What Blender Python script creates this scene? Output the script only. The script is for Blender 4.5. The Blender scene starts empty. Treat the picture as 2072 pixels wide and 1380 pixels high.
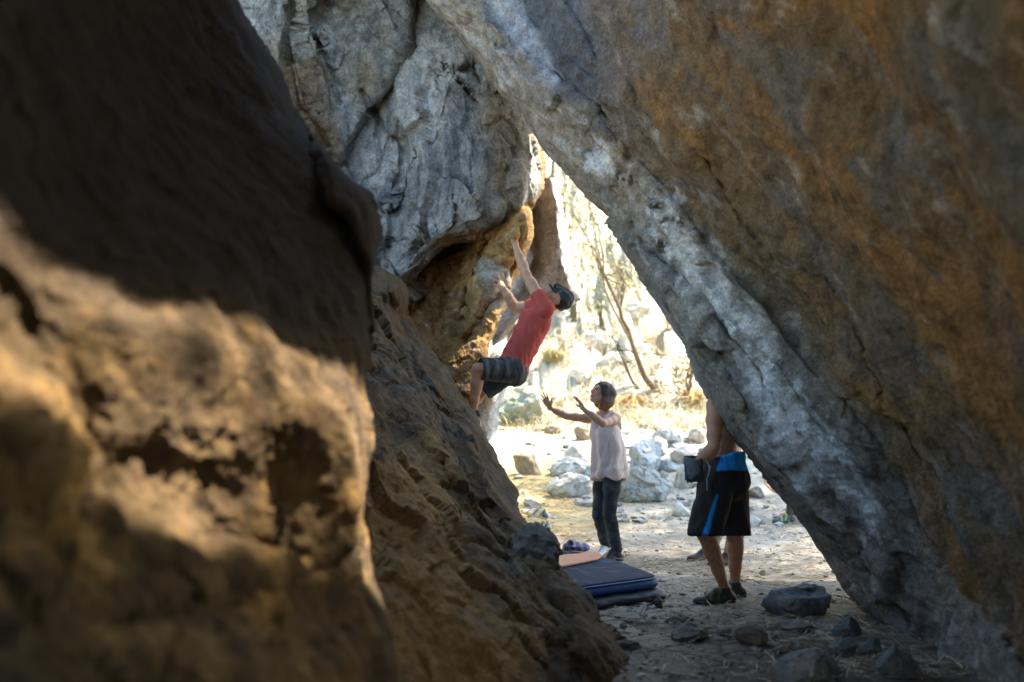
import bpy, bmesh, math, random
import numpy as np
from mathutils import Vector, Matrix

SC = bpy.context.scene
COL = SC.collection
random.seed(7)
RNG = np.random.RandomState(11)

# ------------------------------------------------------------------ camera
FPX, CX, CY, CAMH = 2014.0, 1036.0, 690.0, 1.08
PITCH = math.atan(198.0 / FPX)
cp_, sp_ = math.cos(PITCH), math.sin(PITCH)
cam_d = bpy.data.cameras.new('camera')
cam = bpy.data.objects.new('camera', cam_d)
COL.objects.link(cam)
cam.location = (0, 0, CAMH)
cam.rotation_euler = (math.pi / 2 + PITCH, 0, 0)
cam_d.sensor_width = 36.0
cam_d.lens = 36.0 * FPX / 2072.0
cam_d.clip_start = 0.05
cam_d.clip_end = 600
cam_d.dof.use_dof = True
cam_d.dof.focus_distance = 7.7
cam_d.dof.aperture_fstop = 1.25
SC.camera = cam

def P(px, py, d):
    """a photo pixel and a distance along the ground -> world point(s)"""
    px, py, d = np.broadcast_arrays(np.asarray(px, float), np.asarray(py, float), np.asarray(d, float))
    a = (px - CX) / FPX
    b = (CY - py) / FPX
    y = cp_ - b * sp_
    z = sp_ + b * cp_
    k = d / y
    return np.stack([a * k, d + 0 * k, CAMH + z * k], -1)

# ------------------------------------------------------------------ noise
_perm = RNG.permutation(256)
_perm = np.concatenate([_perm, _perm, _perm])
_g = RNG.normal(size=(256, 3))
_g /= np.linalg.norm(_g, axis=1)[:, None]

def pn(p):
    p = np.asarray(p, float)
    i = np.floor(p).astype(np.int64)
    f = p - i
    i &= 255
    u = f * f * f * (f * (f * 6 - 15) + 10)
    r = 0
    for dx in (0, 1):
        wx = u[:, 0] if dx else 1 - u[:, 0]
        for dy in (0, 1):
            wy = u[:, 1] if dy else 1 - u[:, 1]
            for dz in (0, 1):
                wz = u[:, 2] if dz else 1 - u[:, 2]
                h = _perm[_perm[_perm[i[:, 0] + dx] + i[:, 1] + dy] + i[:, 2] + dz]
                g = _g[h]
                r = r + wx * wy * wz * (g[:, 0] * (f[:, 0] - dx) + g[:, 1] * (f[:, 1] - dy) + g[:, 2] * (f[:, 2] - dz))
    return r * 1.6

def fbm(p, octv=4, gain=0.5, lac=2.03, ridged=False):
    p = np.asarray(p, float)
    a, s, t = 1.0, 0, 0
    for k in range(octv):
        n = pn(p + 17.3 * k)
        if ridged:
            n = 1 - 2 * np.abs(n)
        s = s + a * n
        t += a
        a *= gain
        p = p * lac
    return s / t

def worley(p, seed=0):
    """F1, F2, cell random"""
    p = np.asarray(p, float)
    i = np.floor(p).astype(np.int64)
    f1 = np.full(len(p), 9.0); f2 = f1.copy(); idr = np.zeros(len(p))
    for dx in (-1, 0, 1):
        for dy in (-1, 0, 1):
            for dz in (-1, 0, 1):
                c = i + (dx, dy, dz)
                h = _perm[_perm[_perm[(c[:, 0] + seed) & 255] + (c[:, 1] & 255)] + (c[:, 2] & 255)]
                j = c + 0.5 + 0.42 * _g[h] / np.abs(_g[h]).max(1)[:, None]
                d = np.linalg.norm(p - j, axis=1)
                near = d < f1
                f2 = np.where(near, f1, np.minimum(f2, d))
                idr = np.where(near, h / 255.0, idr)
                f1 = np.where(near, d, f1)
    return f1, f2, idr

def facets(p, seed=0, tilt=0.3):
    """broken-rock relief: every cell is a flat face at its own level and slant"""
    p = np.asarray(p, float)
    i = np.floor(p).astype(np.int64)
    f1 = np.full(len(p), 9.0); f2 = f1.copy(); hgt = np.zeros(len(p))
    for dx in (-1, 0, 1):
        for dy in (-1, 0, 1):
            for dz in (-1, 0, 1):
                c = i + (dx, dy, dz)
                h = _perm[_perm[_perm[(c[:, 0] + seed) & 255] + (c[:, 1] & 255)] + (c[:, 2] & 255)]
                j = c + 0.5 + 0.45 * _g[h] / np.abs(_g[h]).max(1)[:, None]
                o = p - j; d = np.linalg.norm(o, axis=1); near = d < f1
                v = (h / 255.0 - 0.5) + tilt * (o * _g[(h + 77) & 255]).sum(1) * 2
                f2 = np.where(near, f1, np.minimum(f2, d)); hgt = np.where(near, v, hgt); f1 = np.where(near, d, f1)
    return hgt, f2 - f1

def sst(a, b, x):
    t = np.clip((x - a) / (b - a), 0, 1)
    return t * t * (3 - 2 * t)

def mixc(c, d, m):
    m = np.asarray(m)[:, None]
    return c * (1 - m) + np.asarray(d) * m

# ------------------------------------------------------------------ scene helpers
def tag(o, label=None, cat=None, group=None, kind=None):
    if label: o['label'] = label
    if cat: o['category'] = cat
    if group: o['group'] = group
    if kind: o['kind'] = kind
    return o

def empty(name, loc, rz=0):
    o = bpy.data.objects.new(name, None)
    COL.objects.link(o)
    o.location = Vector(loc)
    o.rotation_euler = (0, 0, rz)
    o.empty_display_size = 0.1
    return o

def mesh_obj(name, verts, faces, mat=None, parent=None, cols=None, origin=None, smooth=True):
    verts = np.asarray(verts, float)
    if origin is None:
        origin = np.array([0.0, 0, 0]) if parent is not None else np.array([(verts[:, 0].min() + verts[:, 0].max()) / 2, (verts[:, 1].min() + verts[:, 1].max()) / 2, verts[:, 2].min()])
    origin = np.asarray(origin, float)
    if parent is not None and parent.parent is None:
        base = np.array(parent.location)
    elif parent is not None:
        base = np.array(parent.parent.location) + np.array(parent.location)
    else:
        base = origin
    me = bpy.data.meshes.new(name)
    me.from_pydata((verts - base).tolist() if len(verts) < 1 else [tuple(v) for v in (verts - base)], [], faces if isinstance(faces, list) else [tuple(int(i) for i in f) for f in faces])
    me.validate()
    if smooth:
        me.polygons.foreach_set('use_smooth', np.ones(len(me.polygons), bool))
    if cols is not None:
        ca = me.color_attributes.new('col', 'FLOAT_COLOR', 'POINT')
        c4 = np.ones((len(verts), 4), np.float32)
        c4[:, :3] = cols
        ca.data.foreach_set('color', c4.ravel())
    if mat: me.materials.append(mat)
    o = bpy.data.objects.new(name, me)
    COL.objects.link(o)
    if parent is not None:
        o.parent = parent
    else:
        o.location = Vector(base)
    return o

# ------------------------------------------------------------------ materials
def nodes(m):
    m.use_nodes = True
    nt = m.node_tree
    nt.nodes.clear()
    return nt, (lambda t, **k: _node(nt, t, k)), nt.links.new

def _node(nt, t, k):
    n = nt.nodes.new(t)
    for a, b in k.items():
        if a.startswith('_'):
            setattr(n, a[1:], b)
        else:
            n.inputs[a.replace('__', ' ')].default_value = b
    return n

def mat_attr(name, rough=0.85, scale=9.0, var=0.35, bump=0.6, bdist=0.02, spec=0.3, fine=60.0, stretch=(1, 1, 1), tint=(1, 1, 1), speck=0.0, sss=0):
    """vertex colour 'col' broken up by procedural noise, with fine relief"""
    m = bpy.data.materials.new(name)
    nt, N, L = nodes(m)
    out = N('ShaderNodeOutputMaterial'); b = N('ShaderNodeBsdfPrincipled')
    L(b.outputs[0], out.inputs[0])
    at = N('ShaderNodeAttribute', _attribute_name='col')
    tc = N('ShaderNodeTexCoord'); mp = N('ShaderNodeMapping')
    mp.inputs['Scale'].default_value = stretch
    L(tc.outputs['Object'], mp.inputs[0])
    n1 = N('ShaderNodeTexNoise', Scale=scale, Detail=9.0, Roughness=0.68)
    n2 = N('ShaderNodeTexNoise', Scale=fine, Detail=6.0, Roughness=0.7)
    L(mp.outputs[0], n1.inputs[0]); L(mp.outputs[0], n2.inputs[0])
    r = N('ShaderNodeMapRange'); r.inputs[1].default_value = 0.25; r.inputs[2].default_value = 0.75
    r.inputs[3].default_value = 1 - var; r.inputs[4].default_value = 1 + var
    L(n1.outputs[0], r.inputs[0])
    r2 = N('ShaderNodeMapRange'); r2.inputs[1].default_value = 0.3; r2.inputs[2].default_value = 0.7
    r2.inputs[3].default_value = 1 - var * 0.7; r2.inputs[4].default_value = 1 + var * 0.7
    L(n2.outputs[0], r2.inputs[0])
    mu = N('ShaderNodeMath', _operation='MULTIPLY'); L(r.outputs[0], mu.inputs[0]); L(r2.outputs[0], mu.inputs[1])
    vm = N('ShaderNodeVectorMath', _operation='SCALE'); L(at.outputs['Color'], vm.inputs[0]); L(mu.outputs[0], vm.inputs['Scale'])
    last = vm.outputs[0]
    if speck > 0:
        v = N('ShaderNodeTexNoise', Scale=fine * 1.7, Detail=2.0)
        L(mp.outputs[0], v.inputs[0])
        rr = N('ShaderNodeMapRange'); rr.inputs[1].default_value = 0.64; rr.inputs[2].default_value = 0.72; rr.inputs[4].default_value = speck
        L(v.outputs[0], rr.inputs[0])
        mx = N('ShaderNodeMix', _data_type='RGBA'); L(rr.outputs[0], mx.inputs[0]); L(last, mx.inputs[6]); mx.inputs[7].default_value = (0.55, 0.53, 0.48, 1)
        last = mx.outputs[2]
    L(last, b.inputs['Base Color'])
    b.inputs['Roughness'].default_value = rough
    b.inputs['Specular IOR Level'].default_value = spec
    ad = N('ShaderNodeMath', _operation='MULTIPLY_ADD'); L(n2.outputs[0], ad.inputs[0]); ad.inputs[1].default_value = 0.35; L(n1.outputs[0], ad.inputs[2])
    bp = N('ShaderNodeBump', Strength=bump, Distance=bdist); L(ad.outputs[0], bp.inputs['Height'])
    L(bp.outputs[0], b.inputs['Normal'])
    return m

def mat_plain(name, col, rough=0.7, spec=0.3, scale=30.0, var=0.15, bump=0.15, bdist=0.004, stretch=(1, 1, 1), metal=0.0, sss=0.0, col2=None, sheen=0.0):
    m = bpy.data.materials.new(name)
    nt, N, L = nodes(m)
    out = N('ShaderNodeOutputMaterial'); b = N('ShaderNodeBsdfPrincipled')
    L(b.outputs[0], out.inputs[0])
    tc = N('ShaderNodeTexCoord'); mp = N('ShaderNodeMapping'); mp.inputs['Scale'].default_value = stretch
    L(tc.outputs['Object'], mp.inputs[0])
    n1 = N('ShaderNodeTexNoise', Scale=scale, Detail=6.0, Roughness=0.65); L(mp.outputs[0], n1.inputs[0])
    mx = N('ShaderNodeMix', _data_type='RGBA')
    r = N('ShaderNodeMapRange'); r.inputs[1].default_value = 0.3; r.inputs[2].default_value = 0.7
    L(n1.outputs[0], r.inputs[0]); L(r.outputs[0], mx.inputs[0])
    c = np.array(col); c2 = np.array(col2) if col2 is not None else None
    a1 = c * (1 - var) if c2 is None else c
    a2 = c * (1 + var) if c2 is None else c2
    mx.inputs[6].default_value = (*np.clip(a1, 0, 1), 1); mx.inputs[7].default_value = (*np.clip(a2, 0, 1), 1)
    L(mx.outputs[2], b.inputs['Base Color'])
    b.inputs['Roughness'].default_value = rough
    b.inputs['Specular IOR Level'].default_value = spec
    b.inputs['Metallic'].default_value = metal
    if sss:
        b.inputs['Subsurface Weight'].default_value = sss
        b.inputs['Subsurface Radius'].default_value = (0.012, 0.005, 0.003)
        b.inputs['Subsurface Scale'].default_value = 1.0
    if sheen:
        b.inputs['Sheen Weight'].default_value = sheen
    bp = N('ShaderNodeBump', Strength=bump, Distance=bdist); L(n1.outputs[0], bp.inputs['Height'])
    L(bp.outputs[0], b.inputs['Normal'])
    return m

# ------------------------------------------------------------------ ground shape
_GY = np.array([-40, 0, 9.3, 11, 13, 15, 17, 19, 22, 26, 35, 45, 70, 140, 260.])
_GZ = np.array([0, 0, 0.0, 0.10, 0.32, 0.72, 1.2, 1.62, 2.6, 5.0, 11.5, 18.5, 33, 60, 80.])

def _smooth_profile():
    y = np.linspace(-40, 260, 3001)
    z = np.interp(y, _GY, _GZ)
    k = np.hanning(15); k /= k.sum()
    z = np.convolve(np.pad(z, 7, mode='edge'), k, 'valid')
    return y, z
_SY, _SZ = _smooth_profile()

def ground_z(x, y):
    x = np.asarray(x, float); y = np.asarray(y, float)
    z = np.interp(y, _SY, _SZ)
    far = sst(10, 20, y)
    z = z + far * (0.0 + 0.10 * np.abs(x) * sst(2, 14, np.abs(x)))
    q = np.stack([x.ravel(), y.ravel(), 0 * x.ravel()], 1)
    n = fbm(q * 0.55 + 3, 3).reshape(x.shape) * (0.04 + 0.35 * sst(15, 30, y))
    fz = sst(17, 22, y) * 0.5
    if (fz > 0).any(): n += fz * (facets(q * 0.9 + 0.2 * np.stack([pn(q * 2), pn(q * 2 + 9), 0 * q[:, 0]], 1), 3, 0.5)[0].reshape(x.shape) + 0.4 * facets(q * 2.6, 5, 0.5)[0].reshape(x.shape))
    n += fbm(q * 3.1, 3).reshape(x.shape) * (0.016 + 0.12 * sst(16, 26, y))
    return z + n

def ground_hit(px, py):
    """where the line of sight through a photo pixel meets the ground"""
    d = np.linspace(2.5, 60, 4000)
    w = P(px, py, d)
    h = w[:, 2] - ground_z(w[:, 0], w[:, 1])
    i = int(np.argmax(h < 0)) if (h < 0).any() else len(d) - 1
    return w[i]

# ------------------------------------------------------------------ traced outlines and relief
def tps(pts):
    a = np.asarray(pts, float)
    X = a[:, :2] / 1000.0; v = a[:, 2]
    n = len(X)
    def U(r2): return np.where(r2 > 0, r2 * np.log(r2 + 1e-12), 0)
    D = ((X[:, None] - X[None]) ** 2).sum(-1)
    K = U(D) + 0.002 * np.eye(n)
    Q = np.concatenate([np.ones((n, 1)), X], 1)
    A = np.block([[K, Q], [Q.T, np.zeros((3, 3))]])
    s = np.linalg.solve(A, np.concatenate([v, np.zeros(3)]))
    def f(px, py):
        q = np.stack([np.ravel(px), np.ravel(py)], 1) / 1000.0
        r = ((q[:, None] - X[None]) ** 2).sum(-1)
        return (U(r) @ s[:n] + s[n] + q @ s[n + 1:]).reshape(np.shape(px))
    return f

def pdist(px, py, line):
    """distance to a polyline (pixels) and the side (+1 right of its direction on the picture)"""
    L = np.asarray(line, float)
    q = np.stack([np.ravel(px), np.ravel(py)], 1)
    best = np.full(len(q), 1e9); side = np.ones(len(q))
    for a, b in zip(L[:-1], L[1:]):
        ab = b - a
        t = np.clip(((q - a) @ ab) / (ab @ ab + 1e-9), 0, 1)
        c = q - (a + t[:, None] * ab)
        d = np.hypot(c[:, 0], c[:, 1])
        cr = ab[0] * (q[:, 1] - a[1]) - ab[1] * (q[:, 0] - a[0])
        m = d < best
        best = np.where(m, d, best)
        side = np.where(m, np.sign(cr), side)
    return best.reshape(np.shape(px)), side.reshape(np.shape(px))

def fix_normals(me):
    bm = bmesh.new(); bm.from_mesh(me)
    bmesh.ops.recalc_face_normals(bm, faces=bm.faces)
    bm.to_mesh(me); bm.free()

class Relief:
    """a boulder whose visible face follows traced contour lines, each with its own distance; closed at the back"""
    def __init__(s, left, right, y0, y1, nx, ny, dpts, wob=2.5, seed=0, bow=0.0):
        ys = np.linspace(y0, y1, ny)
        l = np.asarray(left, float); r = np.asarray(right, float)
        xl = np.interp(ys, l[:, 1], l[:, 0]); xr = np.interp(ys, r[:, 1], r[:, 0])
        q = np.stack([ys / 45.0, 0 * ys + seed, 0 * ys], 1)
        xl = xl + wob * 1.6 * fbm(q, 4, 0.6); xr = xr + wob * 1.6 * fbm(q + 40, 4, 0.6)
        u = np.linspace(0, 1, nx)
        s.px = xl[:, None] + (xr - xl)[:, None] * u[None]
        s.py = np.repeat(ys[:, None], nx, 1)
        s.d = tps(dpts)(s.px, s.py)
        s.nx, s.ny = nx, ny
        s.xl, s.xr, s.ys = xl, xr, ys
    def roll(s, line, w, r, pw=2.0):
        e, _ = pdist(s.px, s.py, line)
        x = np.clip(1 - e / w, 0, 1)
        s.d = s.d + r * (1 - np.sqrt(np.maximum(1 - x ** pw, 0)))
    def edge_right(s): return np.stack([s.xr, s.ys], 1)[::4]
    def edge_left(s): return np.stack([s.xl, s.ys], 1)[::4]
    def groove(s, line, a, w):
        e, _ = pdist(s.px, s.py, line); s.d = s.d + a * np.exp(-(e / w) ** 2)
    def ledge(s, line, a, w, fall):
        """the side to the right of the line's direction is set back by a, fading over `fall` pixels"""
        e, sd = pdist(s.px, s.py, line); t = sst(-w, w, e * sd)
        s.d = s.d + a * t * np.exp(-np.maximum(e * (sd > 0), 0) / fall)
    def bump(s, cx, cy, rx, ry, ang, a):
        c, n = math.cos(ang), math.sin(ang)
        x = (s.px - cx) * c + (s.py - cy) * n; y = -(s.px - cx) * n + (s.py - cy) * c
        s.d = s.d - a * np.exp(-(x / rx) ** 2 - (y / ry) ** 2)
    def world(s):
        s.V = P(s.px, s.py, s.d)
        return s.V
    def normals(s):
        V = s.V
        du = np.gradient(V, axis=1); dv = np.gradient(V, axis=0)
        n = np.cross(dv, du)
        n /= np.linalg.norm(n, axis=-1)[..., None] + 1e-9
        c = V - np.array([0, 0, CAMH])
        flip = (n * c).sum(-1) > 0
        n[flip] *= -1
        return n
    def displace(s, h):
        s.V = s.V + s.normals() * np.reshape(h, s.px.shape)[..., None]
    def depth_at(s, px, py):
        i = np.argmin((s.px - px) ** 2 + (s.py - py) ** 2); return float(s.V.reshape(-1, 3)[i, 1])
    def flat(s): return s.V.reshape(-1, 3)
    def build(s, name, mat, cols, push, bulge=0.4, inset=0.12, origin=None):
        ny, nx = s.ny, s.nx
        V = s.flat(); n = len(V)
        idx = np.arange(n).reshape(ny, nx)
        f = np.stack([idx[:-1, :-1], idx[1:, :-1], idx[1:, 1:], idx[:-1, 1:]], -1).reshape(-1, 4)
        # back: a coarser copy pushed away, bulging, with side walls
        loop = np.concatenate([idx[0, :-1], idx[:-1, -1], idx[-1, :0:-1], idx[:0:-1, 0]])
        m = len(loop)
        ring = V[loop]; ctr = ring.mean(0); push = np.asarray(push, float)
        rings = [ring]; rc = [loop]
        allv = [V]; base = n; fs = [f]
        cc = [cols]
        steps = ((0.12, 0.0), (0.35, -0.02), (0.65, 0.06), (0.9, 0.22), (1.0, 0.45), (1.06, 0.75))
        prev = loop
        ploc = ctr
        nrm = ring - ctr
        for k, (t, sh) in enumerate(steps):
            nv = ring + push * t
            c2 = ctr + push * t
            nv = nv + (c2 - nv) * sh
            nv = nv + fbm(nv * 1.3 + k, 3)[:, None] * 0.12 * np.array([1, 1, 1])
            ids = np.arange(base, base + m); base += m
            allv.append(nv); cc.append(cols[loop])
            fs.append(np.stack([prev, np.roll(prev, -1), np.roll(ids, -1), ids], -1))
            prev = ids
        allv.append((ctr + push * 1.09)[None]); cc.append(cols[loop[:1]])
        cap = [(int(prev[(i + 1) % m]), int(prev[i]), base)[::-1] for i in range(m)]
        verts = np.concatenate(allv); F = [tuple(int(i) for i in q) for q in np.concatenate(fs)] + cap
        o = mesh_obj(name, verts, F, mat, None, np.concatenate(cc), origin)
        fix_normals(o.data)
        return o
# ================================================================== ROCK MATERIALS
GREY = np.array([0.30, 0.30, 0.285]); PALE = np.array([0.50, 0.49, 0.46]); DARK = np.array([0.055, 0.06, 0.058])
ORANGE = np.array([0.36, 0.185, 0.055]); OCHRE = np.array([0.40, 0.25, 0.10]); BROWN = np.array([0.16, 0.095, 0.042]); BLUE = np.array([0.15, 0.17, 0.19])
M_ROCK = mat_attr('weathered rock', scale=8, fine=60, var=0.68, bump=1.0, bdist=0.055, rough=0.86)
M_ROCK_N = mat_attr('near rock', scale=10, fine=55, var=0.48, bump=1.0, bdist=0.025, rough=0.85)
M_GRANITE = mat_attr('speckled rock', scale=9, fine=44, var=0.68, bump=1.0, bdist=0.075, rough=0.86, speck=0.35)
M_STONE = mat_attr('loose stone', scale=12, fine=80, var=0.3, bump=0.6, bdist=0.01, rough=0.88)

unit_ = lambda v: np.asarray(v, float) / np.linalg.norm(v)
# ================================================================== RIGHT BOULDER (huge leaning slab)
S_EDGE = [(700, -260), (790, -110), (850, -15), (880, 32), (920, 75), (960, 130), (1000, 190), (1060, 228), (1100, 290), (1130, 332), (1190, 402),
          (1228, 438), (1222, 452), (1237, 492), (1270, 540), (1300, 585), (1345, 650), (1380, 700), (1395, 740), (1425, 790), (1450, 840),
          (1480, 880), (1520, 930), (1560, 985), (1600, 1040), (1650, 1110), (1700, 1190), (1745, 1245), (1800, 1300), (1830, 1400), (1840, 1470)]
R = Relief(S_EDGE, [(2560, -260), (2560, 1470)], -260, 1470, 430, 470, [
    (700, -260, 8.9), (850, -15, 8.2), (1000, 190, 7.7), (1100, 290, 7.35), (1230, 440, 6.95), (1380, 700, 6.5), (1450, 840, 6.3), (1560, 985, 6.15), (1700, 1190, 6.0), (1800, 1300, 5.75), (1840, 1470, 5.3),
    (960, 0, 7.9), (1130, 165, 7.2), (1300, 340, 6.55), (1450, 520, 6.05), (1600, 690, 5.75), (1830, 980, 5.35), (1980, 1200, 5.0), (1950, 1330, 4.9),
    (1000, -260, 7.2), (1300, 0, 6.0), (1500, 200, 5.2), (1500, 0, 5.0), (1700, 400, 4.5), (1850, 640, 4.3), (2000, 850, 4.1), (1800, 100, 3.7), (2050, 300, 2.9),
    (2072, 0, 2.4), (2072, 700, 3.4), (2072, 1100, 4.1), (2072, 1380, 4.2), (2560, 700, 2.2), (2560, -260, 1.6), (2560, 1470, 3.0), (1700, -260, 3.6)], wob=2.6, seed=3)
R.roll(R.edge_left(), 70, 0.42)
ridge = [(930, -60), (990, 25), (1060, 110), (1130, 165), (1205, 215), (1250, 290), (1300, 340), (1390, 430), (1450, 520), (1530, 600), (1600, 690), (1690, 800), (1760, 880), (1830, 980), (1900, 1100), (1990, 1230)]
R.ledge(ridge[::-1], 0.09, 14, 150)
R.ledge([(1105, -60), (1180, 60), (1215, 130), (1290, 180), (1340, 268), (1415, 300), (1480, 415), (1500, 450), (1570, 530), (1660, 555), (1720, 650), (1790, 790)][::-1], 0.06, 8, 110)
R.ledge([(1040, -40), (1050, 20), (1130, 95), (1215, 170), (1222, 215), (1205, 240)][::-1], 0.025, 7, 90)
R.groove([(1228, 446), (1290, 480), (1330, 520), (1420, 600), (1500, 700), (1590, 830), (1680, 960)], 0.05, 9)
R.groove([(1370, 590), (1460, 720), (1560, 900), (1640, 1000), (1720, 1130)], 0.05, 12)
R.groove([(1100, 255), (1160, 290), (1215, 300)], 0.05, 14)
R.groove([(980, 60), (1040, 110), (1046, 135)], 0.03, 5)
R.groove([(1480, 640), (1600, 760), (1640, 830), (1760, 1000), (1850, 1140)], 0.03, 10)
R.groove([(1770, 1150), (1790, 1190), (1850, 1260), (1880, 1380)], 0.12, 14)
R.ledge([(1560, 400), (1620, 470), (1660, 540), (1750, 640), (1900, 880)], 0.05, 5, 120)
R.bump(1290, 520, 26, 60, -0.55, 0.13)
R.bump(1400, 650, 20, 110, -0.6, 0.12)
R.bump(1640, 1010, 40, 130, -0.6, 0.14)
R.bump(1790, 1170, 22, 50, -0.3, 0.15)
# the row of short chisel-like ribs on the lit strip
for k in range(11):
    t = k / 10.0
    x = 1262 + 118 * t; y = 332 + 112 * t
    R.groove([(x, y), (x - 13 - 4 * math.sin(k * 2.1), y + 26 + 7 * math.sin(k * 1.7))], 0.022, 3.4)
for k in range(24):
    t = k / 23.0
    x = 1225 + 150 * t; y = 380 + 115 * t
    R.groove([(x, y), (x - 20 - 8 * math.sin(k * 1.3), y + 36 + 10 * math.sin(k * 2.9))], 0.011, 3.2)
R.world()
w = R.flat()
# the beds run along the slab, from top left to bottom right and towards the viewer
_rd = lambda x, y: R.d.ravel()[np.argmin((R.px.ravel() - x) ** 2 + (R.py.ravel() - y) ** 2)]
ax = unit_(P(1860, 740, _rd(1860, 740)) - P(1480, 330, _rd(1480, 330)))
ay = np.cross(ax, [0, 1, 0.3]); ay /= np.linalg.norm(ay); az = np.cross(ax, ay)
q = np.stack([w @ ax, w @ ay, w @ az], 1)
near = sst(5.9, 4.6, R.d.ravel())
eR, _ = pdist(R.px, R.py, R.edge_left()); eR = eR.ravel()
n1 = fbm(w * 1.5, 3)
h = 0.17 * fbm(q * (0.6, 1.3, 1.3), 3) + 0.060 * fbm(q * (1.4, 4.2, 4.2) + 5, 5, 0.55) + 0.028 * fbm(q * (3, 9, 9) + 9, 4, 0.6, ridged=True)
f1, f2, cr = worley(q * (1.6, 3.6, 3.6) + 1.3 * np.stack([pn(q * 1.1), pn(q * 1.1 + 9), pn(q * 1.1 + 19)], 1))
edgez = sst(240, 60, eR + 70 * n1)
fa, fe = facets(q * (2.2, 5.0, 5.0) + 0.5 * np.stack([pn(q * 1.7), pn(q * 1.7 + 9), pn(q * 1.7 + 19)], 1), 3, 0.35)
fb, fe2 = facets(q * (5.0, 12.0, 12.0) + 0.4 * np.stack([pn(q * 4), pn(q * 4 + 9), pn(q * 4 + 19)], 1), 7, 0.35)
h += (fa * 0.055 * sst(0, 60, eR + 20) + fb * 0.016 * sst(5, 40, eR)) * (0.25 + 0.75 * edgez)
h += (cr - 0.5) * 0.03 * sst(0.0, 0.35, f2 - f1)
h += 0.011 * fbm(w * 26, 3)
h = h * (0.6 + 0.4 * sst(0, 70, eR)) - 0.012 * sst(60, 0, eR)
R.displace(h)
er, sr = pdist(R.px, R.py, ridge); er = er.ravel(); sr = sr.ravel()
n1 = fbm(q * (0.9, 1.7, 1.7) + 31, 6, 0.64); n2 = fbm(q * (0.8, 2.2, 2.2) + 61, 6, 0.63); n3 = fbm(w * 5 + 80, 5, 0.65); n4 = fbm(q * (2.0, 6, 6) + 12, 5, 0.62)
c = np.tile(np.array([0.205, 0.19, 0.165]), (len(w), 1))
strip = (sr > 0)
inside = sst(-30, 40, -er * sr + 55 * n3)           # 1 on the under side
c = mixc(c, [0.30, 0.25, 0.18], sst(-0.15, 0.35, n1) * 0.8)
c = mixc(c, [0.12, 0.115, 0.10], sst(0.02, 0.32, n2) * 0.75)
c = mixc(c, [0.42, 0.42, 0.40], sst(0.08, 0.32, n4) * 0.6)
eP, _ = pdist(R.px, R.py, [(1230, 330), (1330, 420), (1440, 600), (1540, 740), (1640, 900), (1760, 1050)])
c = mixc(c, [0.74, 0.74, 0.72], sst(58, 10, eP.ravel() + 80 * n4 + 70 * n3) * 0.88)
c = mixc(c, [0.27, 0.19, 0.11], sst(-0.05, 0.25, -n1) * 0.8 * sst(600, 300, R.py.ravel()))
under = np.tile(np.array([0.25, 0.165, 0.08]), (len(w), 1))
under = mixc(under, [0.37, 0.195, 0.06], sst(-0.1, 0.25, n1))
under = mixc(under, [0.215, 0.195, 0.17], sst(0.06, 0.26, n2) * 0.8)
under = mixc(under, [0.17, 0.16, 0.15], sst(0.0, 0.3, fbm(w * 1.6 + 210, 4, 0.6)) * 0.35)
under = mixc(under, BROWN * 0.7, sst(0.05, 0.4, n3) * 0.6)
under = mixc(under, [0.50, 0.44, 0.36], sst(0.16, 0.40, n4) * 0.65)
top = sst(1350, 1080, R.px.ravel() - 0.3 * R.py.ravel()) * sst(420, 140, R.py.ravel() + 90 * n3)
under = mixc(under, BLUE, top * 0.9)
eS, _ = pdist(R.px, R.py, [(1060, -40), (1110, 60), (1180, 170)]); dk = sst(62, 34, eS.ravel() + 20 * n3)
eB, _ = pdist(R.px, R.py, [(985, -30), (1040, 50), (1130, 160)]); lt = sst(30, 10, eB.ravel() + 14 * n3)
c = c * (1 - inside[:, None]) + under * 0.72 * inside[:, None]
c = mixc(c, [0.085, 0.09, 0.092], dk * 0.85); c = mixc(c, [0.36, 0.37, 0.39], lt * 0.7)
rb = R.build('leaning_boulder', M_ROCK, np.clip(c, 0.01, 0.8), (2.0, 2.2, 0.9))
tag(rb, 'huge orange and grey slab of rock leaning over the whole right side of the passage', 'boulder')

# ================================================================== GREY BOULDER overhead
G_R = [(1040, -260), (990, -60), (985, 20), (1020, 90), (1070, 190), (1090, 236), (1100, 290), (1103, 335), (1094, 385), (1062, 430), (1020, 458), (988, 477), (935, 487), (900, 500), (880, 525), (862, 552), (826, 598), (815, 606)]
G = Relief([(380, -260), (380, 606)], G_R, -260, 606, 330, 400, [
    (380, -260, 8.2), (500, -50, 8.8), (640, 50, 9.6), (850, 0, 9.6), (700, 200, 9.9), (900, 200, 9.4), (1090, 300, 9.6), (1050, 430, 9.3), (950, 300, 9.15), (930, 480, 9.2), (850, 540, 9.2),
    (760, 450, 9.6), (700, 340, 9.9), (600, 300, 9.3), (540, 150, 9.0), (380, 600, 8.9), (770, 600, 9.4), (900, -260, 9.0)], wob=2.2, seed=8)
G.roll(G.edge_right(), 46, 0.5)
G.ledge([(740, -60), (800, 60), (812, 122), (762, 212), (700, 215)], 0.0, 6, 60)
G.ledge([(845, -20), (815, 115), (765, 210), (700, 290), (690, 330)][::-1], 0.26, 8, 110)      # dark overhung seam
G.ledge([(918, 75), (902, 152), (862, 255), (838, 300)], 0.22, 7, 170)
G.groove([(842, -10), (816, 112), (775, 200)], 0.12, 7)
G.groove([(812, 245), (803, 300), (797, 400), (797, 470), (772, 535), (780, 575)], 0.16, 9)
G.groove([(735, 185), (762, 240), (777, 310), (770, 345), (735, 370)], 0.09, 6)
G.groove([(670, 10), (620, 60), (655, 120), (690, 210)], 0.16, 10)
G.groove([(900, 150), (960, 135), (1010, 215)], 0.10, 9)
G.groove([(1035, 300), (1030, 380), (1040, 430)], 0.05, 6)
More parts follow.
